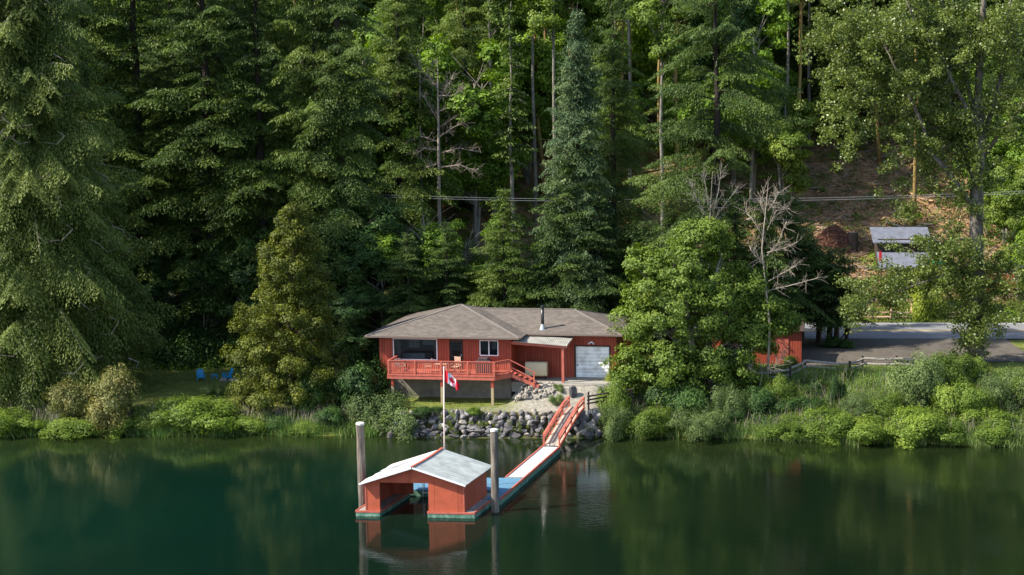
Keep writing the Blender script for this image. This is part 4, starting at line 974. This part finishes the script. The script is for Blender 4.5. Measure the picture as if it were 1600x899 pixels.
# dead tree
def dead_tree(label, px, Y, pytop, limbs_, r=.13, mat='pale_bark', seed=0, twigs=5):
    x0 = wx(px, Y); z0 = gz1(x0, Y); g = np.random.default_rng(seed); t = thing('dead_tree', label, 'dead tree', (x0, Y, z0))
    H = wz(pytop, Y)-z0; m = MB(); m.tube([(0,0,-.4), (g.normal(0,.1),0,H*.35), (g.normal(0,.15),0,H*.7), (0.05,0,H)], [r,r*.8,r*.5,.015], 8); m.smooth = True; m.build('trunk', M[mat], t)
    for L in limbs_:
        P = [Vector((wx(a, Y, 8)-x0, g.uniform(-.5, .5)*(i_ > 0), wz(b, Y)-z0)) for i_, (a, b) in enumerate(L)]
        m = MB(); n = len(P); m.tube(P, [r*.27*(1-i_/n)+.010 for i_ in range(n)], 6)
        for i_ in range(1, n):
            for _ in range(twigs*2):
                d = (P[i_]-P[i_-1]).normalized(); b = P[i_-1].lerp(P[i_], g.uniform(.2, 1)); dd = (d*.6+Vector(g.normal(0, .55, 3))+Vector((0,0,.25))).normalized(); l = g.uniform(.4, 1.3)
                e = b+dd*l; m.tube([b, b.lerp(e, .5)+Vector(g.normal(0,.05,3)), e], [.016,.011,.004], 4, False)
                for _ in range(2): e2 = b.lerp(e, .6)+Vector(g.normal(0,.25,3))+dd*.2; m.tube([b.lerp(e, .5), e2], [.012,.006], 3, False)
        m.smooth = True; m.build('limb', M[mat], t)
dead_tree('bleached leafless tree with long bare limbs in front of dark firs', 1198, 110.2, 286, [[(1198,400),(1215,380),(1228,345)], [(1198,380),(1180,350),(1165,330)], [(1198,360),(1212,330),(1232,325)], [(1200,350),(1188,320),(1192,300)], [(1198,455),(1235,447),(1282,432)], [(1200,440),(1228,425),(1245,415)], [(1198,395),(1225,388),(1245,378)], [(1198,420),(1180,400),(1170,385)], [(1199,330),(1210,312),(1216,300)]], .10, seed=3)
dead_tree('cluster of bare upright twigs above the maple crown', 1112, 112.3, 268, [[(1112,340),(1104,300),(1100,275)], [(1112,345),(1122,300),(1128,255)], [(1112,350),(1090,315),(1080,290)], [(1112,350),(1132,320),(1148,300)]], .09, 'grey_bark', seed=5)
dead_tree('grey dead twiggy sapling in front of the red shed', 1185, 109.6, 560, [[(1185,585),(1165,570),(1150,560)], [(1185,580),(1210,572),(1222,560)], [(1185,590),(1172,575),(1162,548)]], .07, 'grey_bark', seed=6)
# cottonwood
cx0, cY = wx(1525, 116), 116.0; cz0 = gz1(cx0, cY)
def C3(px, py, dy=0.): return Vector((wx(px, cY, 10)-cx0, dy, wz(py, cY)-cz0))
cw = thing('cottonwood_tree', 'tall cottonwood with forked pale trunk towering at the right', 'cottonwood', (cx0, cY, cz0))
m = MB(); m.smooth = True
m.tube([Vector((0,0,-.5)), C3(1527,480), C3(1524,370), C3(1523,280), C3(1527,215), C3(1522,150), C3(1526,60), C3(1530,-60), C3(1532,-150)], [.66,.58,.52,.50,.44,.30,.24,.17,.05], 14)
m.build('trunk', M['cw_bark'], cw)
LB = [([(1524,330,0),(1500,300,-.6),(1470,262,-1.2),(1447,240,-1.6),(1430,190,-2),(1400,130,-2.2),(1365,60,-2.5)], .24), ([(1524,240,0),(1500,225,.4),(1470,210,.8),(1440,205,1.0)], .15), ([(1526,215,0),(1510,180,-.5),(1480,130,-1),(1462,90,-1.3),(1420,40,-1.8),(1390,-30,-2)], .20), ([(1524,205,0),(1505,120,.5),(1488,60,.8),(1470,10,1),(1450,-60,1)], .20), ([(1530,220,0),(1548,170,.5),(1562,110,.9),(1570,30,1.2),(1580,-50,1)], .18), ([(1530,250,0),(1560,200,-.8),(1590,160,-1.6),(1625,120,-2)], .16), ([(1520,375,0),(1490,372,-1),(1460,385,-2),(1435,412,-2.6)], .13), ([(1524,420,0),(1480,425,-1),(1430,440,-1.8),(1380,455,-2.4),(1335,470,-2.8)], .13), ([(1527,450,0),(1560,440,-.8),(1590,455,-1.4)], .11), ([(1526,300,0),(1480,170,2),(1440,110,3),(1400,60,3.5)], .16)]
ctr = []; g = np.random.default_rng(77)
for L, r0 in LB:
    P = [C3(a, b, c) for a, b, c in L]; n = len(P); m = MB(); m.smooth = True; m.tube(P, [r0*(1-.85*i_/n) for i_ in range(n)], 8)
    for i_ in range(1, n):
        for _ in range(4):
            b = P[i_-1].lerp(P[i_], g.uniform(0, 1)); d = Vector(g.normal(0, 1, 3)); d.z = d.z*.6+.15; d.normalize(); l = g.uniform(1.2, 3.4); e = b+d*l; mdl = b.lerp(e, .5)+Vector((0,0,.2))
            m.tube([b, mdl, e], [.045,.028,.01], 5, False); ctr += [mdl, b.lerp(e, .75), e, e+Vector(g.normal(0,.6,3))-Vector((0,0,.6))]
    ctr += P[2:]
    m.build('limb', M['cw_bark'], cw)
for (px, py, sx, sz_, n) in ((1430,60,115,65,240), (1560,60,50,60,85), (1330,110,55,75,100), (1420,180,90,42,75), (1310,205,35,45,26), (1320,45,60,45,90), (1485,270,60,40,26), (1480,440,75,34,90), (1530,490,45,45,80), (1372,440,40,16,30), (1338,478,16,18,18), (1500,395,50,28,26), (1560,420,30,50,22), (1520,545,26,25,16), (1420,320,30,40,9)):
    for _ in range(n): q = C3(px+g.normal(0, .55)*sx, py+g.normal(0, .55)*sz_, g.normal(-.6, 1.6)); ctr.append(q)
Ps, Ns, Ts = [], [], []
for c in ctr:
    mm_ = int(g.uniform(40, 110)); cr = g.uniform(.4, 1.0); q = unit(g.normal(0, 1, (mm_, 3)))*(g.random((mm_, 1))**.5)*cr*np.array([1, 1, .75]); q[:, 2] -= .2*g.random(mm_)
    Ps.append(np.array(c)+q); Ns.append(unit(g.normal(0, .8, (mm_, 3))+np.array([0, 0, .4]))); Ts.append(np.clip(g.uniform(.3, .6)+g.normal(0, .15, mm_), 0, 1))
Ps = np.concatenate(Ps); Ns = np.concatenate(Ns); a_ = unit(np.cross(Ns, g.normal(0, 1, Ns.shape))); b_2 = np.cross(Ns, a_); sz_ = .095*g.uniform(.7, 1.3, (len(Ps), 1))
link('crown', leaf_mesh('cottonwood_crown', Ps, a_*sz_, b_2*sz_*.75, np.concatenate(Ts), M['poplar']), cw)

# tall spruce and its neighbours, middle distance
cm, br = conifer('spruce_crown', 51, 30, 4.6, M['spruce'], base=.03, step=.40, per=7, droop=.55, up=.30, q=.13, shape=.72, twig=.28, ragged=.25, hang=.9)
SPR = (cm, trunk_mesh('spruce_trunk', 30, .38, M['dark_bark'], branches=br[::12]))
def named_fir(name, label, cat, px, Y, pytop, src, Hn, rz, wsc=1., group=None):
    x = wx(px, Y); z = gz1(x, Y); H = wz(pytop, Y)-z; s = H/Hn; placed.append((x, Y))
    return put_tree(name, label, cat, group, x, Y, src[0], src[1], rz, s*wsc, s)
named_fir('spruce_tree', 'tall blue-green spruce with drooping boughs behind the house roof', 'spruce', 905, 125.5, 2, SPR, 30, .3, 1.0)
named_fir('fir_tree', 'dark conifer standing close behind the blue-green spruce on its right', 'fir', 960, 129, -50, FIR[1], 30, 2, .8)
cm, br = conifer('fir_crown', 61, 32, 6.4, M['dark_fir'], base=.10, step=.62, per=6, droop=.42, q=.13, ragged=.62, shape=.42, twig=.34, gap=.28, hang=.5)
named_fir('fir_tree', 'large shaggy Douglas fir above the maple with tufted spreading boughs', 'fir', 1120, 124, -70, (cm, trunk_mesh('fir_trunk', 32, .5, M['dark_bark'], branches=br[::7])), 32, 1.2, 1.0)
for (px, Y, pt, k, lb, ws_) in ((790, 124.5, 290, 0, 'young dark fir behind the left half of the house roof', 1.15), (885, 124, 235, 1, 'young fir with pale tips behind the black chimney', 1.15), (935, 123.5, 300, 2, 'young fir behind the right end of the house roof', 1.2), (700, 125, 345, 1, 'squat dark fir directly behind the roof peak', 1.3), (640, 124, 360, 2, 'squat dark fir behind the left roof slope', 1.3), (985, 126, 320, 0, 'dark fir between the garage and the wide maple', 1.3), (1045, 124, 318, 1, 'dark fir rising just behind the wide maple crown', 1.35), (1150, 122.5, 312, 2, 'dark fir behind the right shoulder of the wide maple', 1.2), (1195, 124.5, 322, 0, 'dark fir behind the bleached leafless tree', 1.25)):
    named_fir('young_fir_tree', lb, 'fir', px, Y, pt, YFIR[k], 14, k+.4, ws_)
for (px, Y, pt, k, lb) in ((1253, 127.5, 362, 1, 'leftmost dark roadside fir with a bare lower trunk'), (1280, 128.5, 388, 2, 'dark roadside fir left of the pale shed'), (1307, 127.6, 395, 1, 'dark roadside fir right of the pale shed'), (1222, 129, 300, 2, 'dark roadside fir behind the red shed')):
    x = wx(px, Y); z = gz1(x, Y); H = wz(pt, Y)-z; cm2, br2 = conifer('fir_crown', 70+k+px, H, 3.3, M['dark_fir'], base=.27, step=.34, per=7, droop=.28, q=.13, shape=.42, ragged=.3)
    put_tree('fir_tree', lb, 'fir', 'dark firs between the yard and the road', x, Y, cm2, trunk_mesh('fir_trunk', H, .25, M['bark'], branches=br2[::10], seed=px)); placed.append((x, Y))
x = wx(1296, 127); t = thing('stump', 'short dark broken stump between the roadside firs', 'stump', (x, 127, gz1(x, 127))); MB().tube([(0,0,-.3), (0,0,.5), (.05,0,1.9)], [.35,.27,.2], 10).build('trunk', M['dark_bark'], t)
x = wx(1323, 126.5); t = thing('stump', 'dark leaning forked stump at the edge of the sunlit road', 'stump', (x, 126.5, gz1(x, 126.5))); m = MB(); m.tube([(0,0,-.3), (0,0,.9), (.1,0,1.7)], [.2,.16,.3], 9); m.tube([(.05,0,1.3), (-.5,0,.7)], [.09,.04], 6); m.build('trunk', M['dark_bark'], t)

# dark firs left of the house behind the lawn
FL = sorted([(228, 129.4, 1, 1.1), (335, 128.6, 3, 1.05), (415, 129.3, 1, .95), (150, 128, 3, 1.1), (505, 129.5, 3, .8), (285, 141.6, 0, 1.), (540, 129, 2, .9), (40, 126, 1, 1.)])
for q0, (px, Y, k, ws_) in enumerate(FL):
    x = wx(px, Y); placed.append((x, Y)); put_tree('fir_tree', 'tall dark fir behind the lawn, '+ORD[q0]+' of its row', 'fir', 'tall dark firs behind the lawn', x, Y, FIR[k][0], FIR[k][1], px*.1, ws_*1.2, 1.2)
# leafy trees just behind the lawn and house (low, shaded)
g = np.random.default_rng(5)
ML = sorted([(200,127,.62), (262,128.3,.6), (318,127.5,.55), (372,128,.6), (430,127,.65), (505,126,.72), (560,128,.8), (600,127,.75), (668,128.6,.7), (735,128.5,.6), (520,119,.5), (830,128.4,.5)])
for q0, (px, Y, sc_) in enumerate(ML):
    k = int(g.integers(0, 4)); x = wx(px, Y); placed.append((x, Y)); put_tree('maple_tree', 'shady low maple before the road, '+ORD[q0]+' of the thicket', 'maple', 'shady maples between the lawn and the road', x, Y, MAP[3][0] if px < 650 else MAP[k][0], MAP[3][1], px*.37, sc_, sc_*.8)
# maples and poles of the slope that can be told apart
for (px, Y, k, sc_, lb) in ((520, 150, 0, 1.15, 'bright green maple high above the golden cypress'), (600, 153, 1, 1.15, 'bright green maple left of the broken pale snag'), (668, 158, 0, 1.15, 'bright green maple crown above the broken pale snag'), (745, 152, 1, 1.1, 'bright green maple right of the broken pale snag'), (480, 146, 2, .9, 'pale green alder behind the golden cypress')):
    x = wx(px, Y); placed.append((x, Y)); put_tree('maple_tree', lb, 'maple', None, x, Y, MAP[k][0], MAP[k][1], px*.2, sc_)
dead_tree('pale snag with many bare side branches between bright maples', 690, 144, 95, [[(690,160),(700,140),(712,122)], [(690,190),(675,165),(668,150)], [(690,215),(712,200),(732,190)], [(690,235),(668,232),(655,240)], [(690,240),(720,232),(755,238)], [(690,200),(722,178),(742,160)], [(690,140),(676,120),(660,105)], [(690,255),(670,262),(655,268)], [(690,175),(712,165),(735,168)], [(690,222),(662,214),(645,218)], [(690,262),(722,258),(748,268)], [(690,150),(712,150),(728,140)]], .24, seed=9, twigs=8)
dead_tree('leaning broken pale snag left of the bare branched one', 664, 145, 70, [[(664,110),(656,95),(650,85)], [(664,130),(678,110),(686,95)]], .17, seed=10, twigs=4)
x = wx(803, 146); cm, br = conifer('fir_crown', 91, 27, 2.6, M['fir'], base=.45, step=.5, per=5, droop=.35, q=.22, gap=.2); placed.append((x, 146))
put_tree('fir_tree', 'sparse fir with a long bare grey trunk left of the golden trunks', 'fir', None, x, 146, cm, trunk_mesh('fir_trunk', 27, .24, M['grey_bark'], branches=br[::4]))
GT = [(838,158), (852,162), (868,156), (882,164), (858,170), (975,165), (985,160), (992,168), (1035,150), (1060,160), (1228,168), (1238,172), (1247,165), (1262,175), (1373,172), (1427,160), (1480,175), (1030,172), (1105,176), (470,170)]
GT = sorted(GT)
for i_, (px, Y) in enumerate(GT):
    x = wx(px, Y); placed.append((x, Y)); k = i_ % 3; put_tree('alder_tree', 'slender alder with a bare trunk on the slope, '+ORD[i_]+' of twenty', 'alder', 'slender alders with bare golden trunks', x, Y, POLE[k][0], POLE[k][1], i_*1.3, 1.0, 1.05)
# background forest
g = np.random.default_rng(2024); cnt = 0; kinds = {'fir': 0, 'maple': 0, 'alder': 0}
def clearing(x, y): return 7 < x < 31 and y < 172 and (x-7) > (y-150)*.15
def gap(x, y): return (-20 < x < 8 and 143 < y < 160) or (-24.5 < x < -14.5 and y < 149)
for tr_ in range(6000):
    y = 143.5 + 92*g.random()**1.15; xl, xr = wx(-60, y), wx(1660, y); x = g.uniform(xl, xr)
    if clearing(x, y) or (gap(x, y) and g.random() < (.9 if x > -14 and y > 152 else 1.0)): continue
    if not ok(x, y, 3.7 if y < 185 else 4.6): continue
    left = (x-xl)/(xr-xl); u = g.random(); pm = .30 if left < .25 else (.66 if left < .55 else .52)
    if u < pm: kd = 'maple'
    elif u < pm + (.28 if left > .5 else .06): kd = 'alder'
    else: kd = 'fir'
    if kd == 'maple':
        k = int(g.integers(0, 4)); k = k if g.random() < .75 else 0; put_tree('maple_tree', 'green broadleaf tree in the forest on the slope', 'maple', 'broadleaf trees of the forest on the slope', x, y, MAP[k][0], MAP[k][1], g.uniform(0, 6), g.uniform(.8, 1.2))
    elif kd == 'alder':
        k = int(g.integers(0, 3)); put_tree('alder_tree', 'thin tall alder in the forest on the slope', 'alder', 'thin alders of the forest on the slope', x, y, POLE[k][0], POLE[k][1], g.uniform(0, 6), g.uniform(.85, 1.1))
    else:
        k = int(g.integers(0, 5)); s_1 = g.uniform(.75, 1.15); put_tree('fir_tree', 'dark fir in the forest on the slope', 'fir', 'firs of the forest on the slope', x, y, FIR[k][0], FIR[k][1], g.uniform(0, 6), s_1*.95, s_1)
    kinds[kd] += 1; cnt += 1
    if cnt >= 290: break
print('forest', cnt, kinds)
# right edge: leafy trees behind the cottonwood
for q0, (px, Y, k, sc_) in enumerate(((1545, 160, 1, .8), (1570, 156, 0, .9), (1590, 146, 2, .75), (1625, 143.6, 0, .6))):
    x = wx(px, Y); put_tree('maple_tree', 'broad green tree across the road at the right edge, '+ORD[q0], 'maple', 'green trees at the right edge across the road', x, Y, MAP[k][0], MAP[k][1], k, sc_)

# ------------------------------------------------------------------ bushes
def bushmesh(name, seed, mat, n=60, nl=120, ls=.07, spread=1.0, tall=1.0):
    g = np.random.default_rng(seed); E = [(g.normal(0, .42)*spread, g.normal(0, .3), g.uniform(.25, .85)*tall, .62*spread, .5, .42*tall, 1) for _ in range(6)]
    cm, Cs = blobs(name, seed, E, n, nl, ls, mat, (.16, .38), flat=.75, fill=.2)
    return cm, limbs('bush_stems', .8*tall, .03, Cs, M['bark'], seed, ((.3, .1), (-.35, .0), (.05, -.2)), 20, .6)
BM = {}
for nm, mt, ls in (('bush', 'bush', .050), ('willow', 'willow', .038), ('rust', 'rust', .045), ('dark_leaf', 'dark_leaf', .05), ('alder', 'alder', .045), ('lime', 'lime', .04)):
    BM[nm] = [bushmesh(nm+'_bush_leaves', 500+len(BM)*7+k, M[mt], 170, 150, ls*.70) for k in range(2)]
def bush(label, px, Y, hw_px, pytop, kind, k=0, cat='bush', group=None, name='bush', dz=0):
    x = wx(px, Y, 2); z = gz1(x, Y)+dz; s = hw_px/F*Y/.98; H = (wz(pytop, Y)-z); sv = max(.4, H/1.35)
    t = thing(name, label, cat, (x, Y, z-.12), px*.13 % 6, group); t.scale = (s, s*.9, sv)
    link('stems', BM[kind][k][1], t); link('leaves', BM[kind][k][0], t); return t
bush('grey-green willow bush leaning over the water left of the stone wall', 597, 106.6, 58, 600, 'willow', 0, name='willow_bush')
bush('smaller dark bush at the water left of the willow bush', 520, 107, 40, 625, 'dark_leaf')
bush('bronze leaved bush at the foot of the big cedar, the taller one', 180, 106.9, 56, 562, 'rust', 0, name='bronze_bush')
bush('bronze leaved bush at the foot of the big cedar, the left lower one', 120, 106.9, 46, 592, 'rust', 1, name='bronze_bush')
bush('bright green bush on the bank, far left one', 14, 106.0, 45, 630, 'bush', 0)
bush('rounded bush on the bank just right of the bronze bushes', 226, 106.6, 40, 632, 'alder', 1)
bush('bright green spreading bush in front of the lawn, left one', 275, 107.3, 48, 618, 'bush', 1)
bush('bright green spreading bush in front of the lawn, largest one', 330, 107.0, 60, 616, 'bush', 0)
bush('low green bush on the bank below the bronze bushes', 110, 105.9, 60, 640, 'alder', 0)
bush('white flowered bush beside the blue lawn chairs', 338, 112.5, 18, 597, 'willow', 1)
bush('low bush at the foot of the golden cypress', 430, 107.2, 48, 640, 'dark_leaf', 1)
bush('dark spreading juniper in front of the left end of the deck', 566, 108.6, 50, 548, 'dark_leaf', 0, 'juniper', name='juniper_bush')
bush('dark evergreen shrub behind the grey-green willow bush', 505, 110, 45, 560, 'dark_leaf', 1)
bush('leafy sapling bush in front of the garage corner', 962, 107, 36, 575, 'alder', 0)
bush('yellow-green shrub beside the garage door', 958, 110.0, 18, 538, 'lime', 1)
bush('green bush at the water right of the stone wall', 960, 105.3, 32, 622, 'willow', 0, name='willow_bush')
bush('green bush under the wide maple, nearest the water', 1022, 105, 45, 635, 'alder', 1)
bush('grey-green willow shrub under the right side of the maple', 1092, 105.0, 42, 630, 'willow', 1, name='willow_bush')
bush('tall willow shrub in the shade right of the maple', 1135, 106.6, 32, 590, 'willow', 0, name='willow_bush')
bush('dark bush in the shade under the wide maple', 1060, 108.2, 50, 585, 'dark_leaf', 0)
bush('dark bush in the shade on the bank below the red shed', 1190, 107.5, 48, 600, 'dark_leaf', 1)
bush('dark bush on the bank left of the bramble mounds', 1250, 107.9, 35, 612, 'dark_leaf', 0)
for k, (px, Y, h, pt, lb) in enumerate(((1240, 104.6, 48, 648, 'bright bramble mound at the water, leftmost of the right bank'), (1285, 104.4, 52, 634, 'bright bramble mound at the water, second from the left'), (1352, 104.0, 55, 642, 'bright bramble mound at the water in the middle of the right bank'), (1420, 103.8, 60, 632, 'bright bramble mound at the water, tallest of the right bank'), (1480, 103.6, 45, 645, 'bright bramble mound at the water below the cottonwood'), (1575, 103.2, 50, 655, 'bright bramble mound at the water by the right edge'), (1540, 105.6, 50, 628, 'green bramble mound set back by the right edge'))):
    bush(lb, px, Y, h, pt, 'bush', k % 2, group='bramble mounds along the right bank', name='bramble')
bush('leafy green bush in the middle of the right bank above the bramble mounds', 1385, 106.6, 40, 600, 'alder', 0)
bush('bright green bush between the two grey-green shrubs of the right bank', 1500, 106.2, 42, 590, 'bush', 1)
bush('tall green bush below the red shed wall', 1215, 109.4, 30, 580, 'alder', 1)
bush('low dark bush under the rail fence', 1275, 110.2, 24, 592, 'dark_leaf', 1)
bush('dark shrub at the foot of the roadside firs', 1300, 126, 24, 522, 'dark_leaf', 1)
bush('green shrub growing against the red shed corner', 1236, 115.6, 15, 548, 'alder', 0)
bush('low yellow-green bush on the bank left of the golden cypress', 388, 106.5, 34, 645, 'bush', 1)
bush('low bush by the water between the golden cypress and the willow', 478, 106.4, 36, 650, 'alder', 0)
bush('low green bush by the water below the bronze bushes, right one', 178, 105.9, 36, 646, 'bush', 1)
bush('small dark sapling in the grass of the right bank', 1303, 108.5, 14, 578, 'dark_leaf', 1)
bush('grey-green shrub in the grass of the right bank', 1335, 106.4, 30, 605, 'willow', 1)
bush('large grey-green shrub below the driveway', 1440, 108.2, 52, 540, 'willow', 0)
bush('dense green shrub left of the cottonwood trunk', 1478, 109.8, 40, 545, 'alder', 1)
bush('green shrub at the foot of the cottonwood', 1520, 112, 34, 548, 'alder', 0)
bush('pale green shrub right of the cottonwood near the bank', 1560, 107.4, 42, 568, 'willow', 1)
bush('yellow-green shrub at the right edge of the bank', 1600, 108.2, 36, 575, 'alder', 1)
bush('yellow-green garden shrub across the road in front of the cabin', 1438, 143.2, 42, 398, 'lime', 0, dz=.0)
bush('low green garden shrub beside the log gateway', 1430, 142.4, 28, 482, 'bush', 1)
bush('small orange-leaved shrub beside the brown board fence', 1505, 145, 14, 435, 'rust', 1)
bush('small plant in the gravel in front of the porch post', 872, 108.2, 10, 597, 'willow', 0)
bush('scraggly shrub beside the top of the red ramp', 866, 106.9, 12, 612, 'willow', 1)
bush('low green tuft growing in the stone wall', 742, 105.3, 12, 656, 'bush', 0)
bush('low green bush at the left end of the stone wall', 660, 105.4, 24, 662, 'dark_leaf', 1)

# ------------------------------------------------------------------ ground cover
def blades(name, mat, n, pos, h, wdt, seed, lean=.35):
    g = np.random.default_rng(seed); P = pos(g, n); n = len(P); up = unit(g.normal(0, lean, (n, 3))*np.array([1, 1, 0])+np.array([0, 0, 1.])); hh = g.uniform(*h, (n, 1))
    a = g.uniform(0, 6.28, n); sd = np.stack([np.cos(a), np.sin(a), 0*a], 1)
    return leaf_mesh(name, P+up*hh*.85, up*hh, sd*g.uniform(*wdt, (n, 1)), g.random(n)*.8+.1, mat)
def reedpos(x0, x1):
    def f(g, n):
        x = g.uniform(x0, x1, n); c = hsh(x, x*0, 1.3); y = shore_y(x) + g.normal(.1, .45, n) - .25*c; k = (g.random(n) < .55+.45*c); x, y = x[k], y[k]
        return np.stack([x, y, np.maximum(gz(x, y), -.15)], 1)
    return f
for a, b, n, lb, sd in ((-52, -22.6, 26000, 'green reeds and rushes along the left shore', 1), (-7.2, 24, 26000, 'green reeds and rushes along the right shore', 2)):
    tag(link('reeds', blades('reeds', M['reed'], n, reedpos(a, b), (.2, .6), (.010, .022), sd)), lb, 'reeds', kind='stuff')
def bankpos(g, n):
    x = g.uniform(-6, 26, n); y = shore_y(x)+1.5+g.random(n)*9.2; return np.stack([x, y, gz(x, y)], 1)
tag(link('tall_grass', blades('tall_grass', M['reed'], 45000, bankpos, (.12, .34), (.012, .03), 3)), 'long green grass on the right bank', 'grass', kind='stuff')
def lawnpos(g, n):
    x = g.uniform(-52, -9, n); y = g.uniform(105.6, 128, n); k = (y < 108.6) | (x < -24); x, y = x[k], y[k]; k = ~((x > -14.6) & (y < 109)); x, y = x[k], y[k]; return np.stack([x, y, gz(x, y)], 1)
tag(link('lawn_grass', blades('lawn_grass', M['grass'], 60000, lawnpos, (.02, .06), (.012, .03), 4)), 'short mown grass of the lawn', 'grass', kind='stuff')
def farpos(g, n):
    x = g.uniform(6, 32, n); y = g.uniform(140.9, 148, n); return np.stack([x, y, gz(x, y)], 1)
tag(link('roadside_grass', blades('roadside_grass', M['grass'], 30000, farpos, (.06, .2), (.015, .04), 9)), 'yellow-green grass along the far side of the road', 'grass', kind='stuff')
# undergrowth of the forest floor
g = np.random.default_rng(61); E = []
Ps, Ns, Ts = [], [], []
for k in range(2600):
    y = 142 + 60*g.random()**1.3 if k > 330 else g.uniform(124, 130); x = g.uniform(wx(-40, y), wx(1640, y) if k > 330 else -4)
    if k > 330 and clearing(x, y) and g.random() < .55: continue
    s = g.uniform(.35, 1.35); m_ = int(90*s); q = unit(g.normal(0, 1, (m_, 3)))*(g.random((m_, 1))**.4)*s; q[:, 2] = abs(q[:, 2])*.9
    Ps.append(np.array([x, y, gz1(x, y)])+q); Ns.append(unit(q+g.normal(0, .35, q.shape)+np.array([0, 0, .4]))); Ts.append(np.clip(g.uniform(.2, .7)+g.normal(0, .1, m_), 0, 1))
Ps = np.concatenate(Ps); Ns = np.concatenate(Ns); a_ = unit(np.cross(Ns, g.normal(0, 1, Ns.shape))); b_2 = np.cross(Ns, a_)
sz_ = .13*g.uniform(.6, 1.3, (len(Ps), 1))
link_u = 1
tag(link('undergrowth', leaf_mesh('undergrowth', Ps, a_*sz_, b_2*sz_*.6, np.concatenate(Ts), M['maple'])), 'low ferns and salal covering the forest floor', 'undergrowth', kind='stuff')

def clumps(name, mat, spots, ls, lb, cat, seed):
    g = np.random.default_rng(seed); Ps, Ns, Ts = [], [], []
    for (x, y, s, h) in spots:
        m_ = int(60*max(s, h)**1.6/(ls/.12)**1.6); q = unit(g.normal(0, 1, (m_, 3)))*(g.random((m_, 1))**.35)*np.array([s, s, h]); q[:, 2] = abs(q[:, 2]); t0 = g.uniform(.25, .65)
        Ps.append(np.array([x, y, gz1(x, y)-.05])+q+g.normal(0, .06, q.shape)); Ns.append(unit(q/np.array([s, s, h])+g.normal(0, .4, q.shape)+np.array([0, 0, .3]))); Ts.append(np.clip(t0+g.normal(0, .12, m_), 0, 1))
    P = np.concatenate(Ps); Nn = np.concatenate(Ns); a = unit(np.cross(Nn, g.normal(0, 1, Nn.shape))); b = np.cross(Nn, a); sz = ls*g.uniform(.6, 1.3, (len(P), 1))
    tag(link(name, leaf_mesh(name, P, a*sz, b*sz*.6, np.concatenate(Ts), mat)), lb, cat, kind='stuff')
g = np.random.default_rng(88)
sp = []
for k in range(620):
    x = g.uniform(-55, -6); y = g.uniform(124.8, 129.6) if x < -24 else g.uniform(127, 130); sp.append((x, y, g.uniform(.7, 1.3), g.uniform(1.2, 3.6)))
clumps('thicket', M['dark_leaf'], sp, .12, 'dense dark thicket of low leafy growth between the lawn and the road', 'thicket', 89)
sp = []
for k in range(1300):
    x = g.uniform(-7, 26); t_ = g.uniform(.2, 9.5)
    if 4 < x < 17 and 6.2 < t_ and g.random() < .85: continue
    s_3 = g.uniform(.25, .85); sp.append((x, float(shore_y(x))+t_, s_3, s_3*g.uniform(.8, 2.0)))
clumps('bank_plants', M['bush'], sp, .05, 'mixed low leafy plants covering the right bank', 'bank plants', 90)
sp = []
for k in range(300):
    x = g.uniform(-52, -22.5); t_ = g.uniform(.1, 2.3); s_3 = g.uniform(.3, .75); sp.append((x, float(shore_y(x))+t_, s_3, s_3*g.uniform(.7, 1.6)))
clumps('bank_plants', M['bush'], sp, .055, 'mixed low leafy plants covering the left bank', 'bank plants', 91)
sp = []
for k in range(1700):
    x = g.uniform(-14, 36); y = g.uniform(145, 180); s_3 = g.uniform(.25, .9); sp.append((x, y, s_3, s_3*.9))
clumps('clearing_plants', M['alder'], sp, .085, 'young yellow-green growth on the cleared slope', 'young growth', 92)

sp = []
g = np.random.default_rng(99)
for k in range(46):
    x = g.uniform(-22.3, -7) if k < 34 else g.uniform(-22.5, -20); a = g.random(); y = 104.75 + a*.6; sp.append((x, y, g.uniform(.10, .28), g.uniform(.12, .40)))
def wall_clumps():
    g = np.random.default_rng(7); Ps, Ns, Ts = [], [], []
    for (x, y, s_, h) in sp:
        m_ = 70; q = unit(g.normal(0, 1, (m_, 3)))*(g.random((m_, 1))**.4)*np.array([s_, s_*.6, h]); z = (y-104.75)/.6*1.5
        Ps.append(np.array([x, y-.25, z])+q); Ns.append(unit(q+g.normal(0, .3, q.shape)+np.array([0, 0, .2]))); Ts.append(g.uniform(.2, .9, m_))
    P = np.concatenate(Ps); Nn = np.concatenate(Ns); a = unit(np.cross(Nn, g.normal(0, 1, Nn.shape))); b = np.cross(Nn, a); sz = .045*g.uniform(.6, 1.3, (len(P), 1))
    tag(link('wall_plants', leaf_mesh('wall_plants', P, a*sz, b*sz*.5, np.concatenate(Ts), M['grass'])), 'tufts of moss and weeds growing between the wall stones', 'weeds', kind='stuff')
wall_clumps()

def stempos(g, n):
    x = np.where(g.random(n) < .6, g.uniform(-7, 25, n), g.uniform(-52, -22.5, n)); y = shore_y(x)+g.random(n)**1.3*np.where(x > -10, 8., 2.2); return np.stack([x, y, gz(x, y)+.3], 1)
tag(link('dry_stems', blades('dry_stems', M['pale_bark'], 5000, stempos, (.3, .85), (.006, .014), 31, .3)), 'dry bare stems standing among the bank plants', 'dry stems', kind='stuff')
